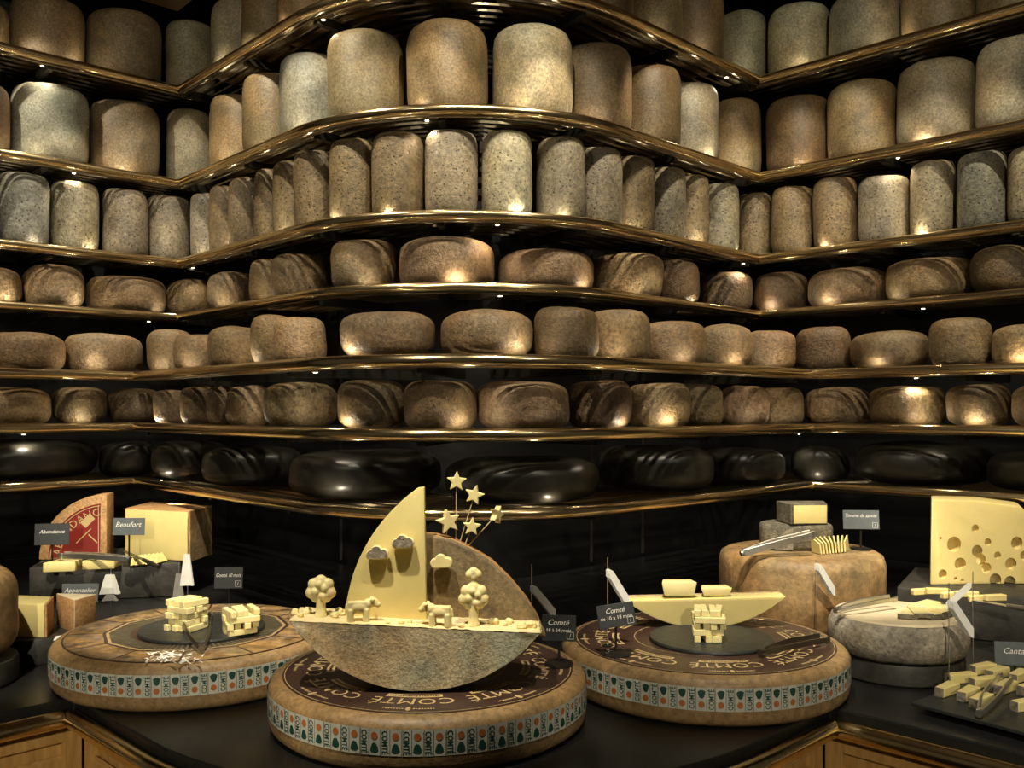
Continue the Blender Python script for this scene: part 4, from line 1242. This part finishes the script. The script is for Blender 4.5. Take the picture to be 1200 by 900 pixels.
# grey tomme on a black stand with slices and tongs
tc = Vector((0.927, 2.240, CZ))
stand('black round stand under the grey cut tomme', tc, 0.150, 0.050)
t = thing('grey_tomme', 'grey-rinded tomme with cream top under slices and tongs', 'cheese', (tc.x, tc.y, CZ + 0.0520))
obj('rind', MB().lathe([(0, 0), (.140, 0), (.154, .010), (.160, .035), (.158, .065), (.150, .082), (.138, .088), (0, .088)], 64), 'greyrind', t, smooth=60, rough=0.003, freq=25)
obj('cream_top', MB().lathe([(0, .086), (.143, .086), (.141, .0905), (0, .0915)], 56), 'cream', t, smooth=50, rough=0.001, freq=40)
zT = CZ + 0.0520 + 0.0925
for k in range(8):
    a = math.radians(-112 + 20 * k)
    cx, cy = tc.x + 0.028, tc.y + 0.01
    st = thing('cheese_slice', 'pale rinded slice on the grey tomme, %s in the fan' % ORD[k], 'cheese', (cx, cy, zT + 0.001 + 0.004 * (k % 2)), a, 'slices fanned on the grey tomme')
    obj('paste', MB().prism([(.006, -.003), (.098, -.021), (.098, .021), (.006, .003)], 0, 0.009, 'XY'), 'carved', st, bevel=0.001, seg=1)
    obj('rind', MB().prism([(.0981, -.021), (.1035, -.022), (.1035, .022), (.0981, .021)], 0, 0.0092, 'XY'), 'mould', st)
tongs('steel tongs lying across the grey tomme', Vector((0.770, 2.20, zT + 0.012)), Vector((0.925, 2.275, zT + 0.024)), 0.026, 'steel', w=0.010, th=0.0025)
# black block with holed cheese
p0 = on(1051, 740, CZ); p1 = on(1140, 750, CZ)
d = (p1 - p0).normalized()
o = obj('stone_block', MB().box((.33, .19, .0645), (.66, .38, .125)), 'block', None, loc=p0, rot=(0, 0, math.atan2(d.y, d.x)), bevel=0.005, seg=2, rough=0.002, freq=25, smooth=30)
tag(o, 'black stone block at right under the holed cheese', 'block')
zK = CZ + 0.1285
YE = 2.66
e0 = at(1090, 600, YE)
WE, HE, TE = 0.31, 0.243, 0.13
yawE = 0.05
outl = [(0, 0), (WE, 0), (WE, HE * .62)] + [(WE * (1 - .16 * k / 6), HE * (.62 + .30 * math.sin(k / 6 * math.pi / 2))) for k in range(1, 7)] + [(WE * .45, HE * .985), (.012, HE), (0.004, HE)]
body = MB().prism(outl, 0, TE, 'XZ').mesh('paste', bevel=0.004, seg=2)
for v_ in body.vertices: v_.co.x += v_.co.y * 0.50
hb = MB()
holes = [(575, 435, 62, 1), (632, 607, 50, 1), (768, 297, 32, 1), (785, 495, 48, 1), (818, 570, 44, 1), (868, 648, 44, 1), (880, 418, 30, 1), (968, 535, 30, 1), (950, 752, 52, 1), (1090, 612, 50, 1), (1145, 428, 52, 1), (1082, 775, 52, 1), (474, 697, 38, 2), (452, 382, 13, 1), (590, 737, 16, 1), (652, 752, 14, 1), (1215, 540, 40, 1), (1290, 330, 45, 1), (1330, 620, 50, 1)]
for (x, y, r, kk) in holes:
    wx = (x - 360) / 7.5 * YE / F; wz = CAMZ - (580 + y / 7.5 - HOR) * YE / F - zK
    rr = r / 7.5 * YE / F
    if wx + rr > WE - .01: continue
    hb.ball((wx, rr * 0.6, wz), (rr * 1.2, rr * 1.25, rr * 1.25), 16)
ob = bpy.data.objects.new('tmp', body); COL.objects.link(ob)
oh = bpy.data.objects.new('tmph', hb.mesh('tmph')); COL.objects.link(oh)
md = ob.modifiers.new('b', 'BOOLEAN'); md.operation = 'DIFFERENCE'; md.object = oh; md.solver = 'EXACT'; md.use_self = True
dg = bpy.context.evaluated_depsgraph_get()
em = bpy.data.meshes.new_from_object(ob.evaluated_get(dg)); em.name = 'paste'
bpy.data.objects.remove(ob); bpy.data.objects.remove(oh)
for p_ in em.polygons: p_.use_smooth = True
em.set_sharp_from_angle(angle=math.radians(40))
em.materials.clear()
o = obj('holed_cheese', em, 'emmental', None, loc=(e0.x, YE, zK), rot=(0, 0, yawE))
tag(o, 'large pale cheese slab full of round holes', 'cheese')
random.seed(4)
for k in range(6):
    p = on(1085 + 17 * k, 699 + 2.0 * k, zK)
    me = MB().prism([(-.035, -.006), (.035, -.010), (.038, .010), (-.03, .012)], 0, 0.016, 'XY').mesh('slice', bevel=0.002, seg=1, rough=0.002, freq=60, seed=k)
    o = obj('cheese_strip', me, 'emmental', None, loc=(p.x, p.y + 0.02, zK + 0.001 + 0.006 * (k % 2)), rot=(0, 0.06 * (k % 2), 0.5 + random.uniform(-.3, .3)))
    tag(o, 'yellow cheese strip before the holed slab, %s from left' % ORD[k], 'cheese', 'strips before the holed slab')
knife('steel knife on the black block right of the strips', on(1215, 716, zK + 0.010), on(1140, 703, zK + 0.006), 0.02, 'steel', 'steel')
# slate board with thick cheese batons
b0 = on(1067, 823, CZ + 0.02); b1 = on(1200, 858, CZ + 0.02)
d = (b1 - b0).normalized(); n_ = Vector((-d.y, d.x, 0))
t = thing('slate_board', 'rectangular slate board with cheese batons at lower right', 'slate', (b0.x, b0.y, CZ), math.atan2(d.y, d.x))
obj('slab', MB().box((.20, .125, .0165), (.40, .25, .007)), 'slate', t, bevel=0.001, seg=1, rough=0.0006, freq=60)
for (x, y) in ((.05, .04), (.35, .04), (.05, .21), (.35, .21)):
    obj('foot', MB().lathe([(0, 0), (.01, 0), (.01, .0129), (0, .0129)], 12), 'iron', t, loc=(x, y, 0))
zBd = CZ + 0.0205
def baton():
    mb = MB().prism([(-.034, -.011), (.032, -.015), (.034, .013), (-.032, .009)], 0, 0.020, 'XY')
    return mb
for k, (px, py, rot) in enumerate(((1109, 813, 40), (1126, 799, 12), (1151, 788, 25), (1168, 793, 35), (1194, 797, 40), (1154, 804, 15), (1134, 818, 42), (1177, 810, 38), (1149, 826, 40), (1203, 831, 20), (1207, 812, 30))):
    p = on(px, py, zBd)
    st = thing('cheese_baton', 'thick pale baton on the slate board, %s from left' % ORD[[1109, 1126, 1134, 1149, 1151, 1154, 1168, 1177, 1194, 1203, 1207].index(px)], 'cheese', (p.x, p.y, zBd), math.radians(rot), 'batons on the slate board')
    obj('paste', baton(), 'paste', st, bevel=0.0015, seg=1)
    obj('rind', MB().box((-.0352, -.001, .010), (.0015, .0185, .0195)), 'greyrind', st)
tongs('steel tongs on the slate board at lower right', on(1148, 842, zBd) + Vector((0, 0, .012)), on(1178, 808, zBd) + Vector((0, 0, .026)), 0.02, 'steel', w=0.012)
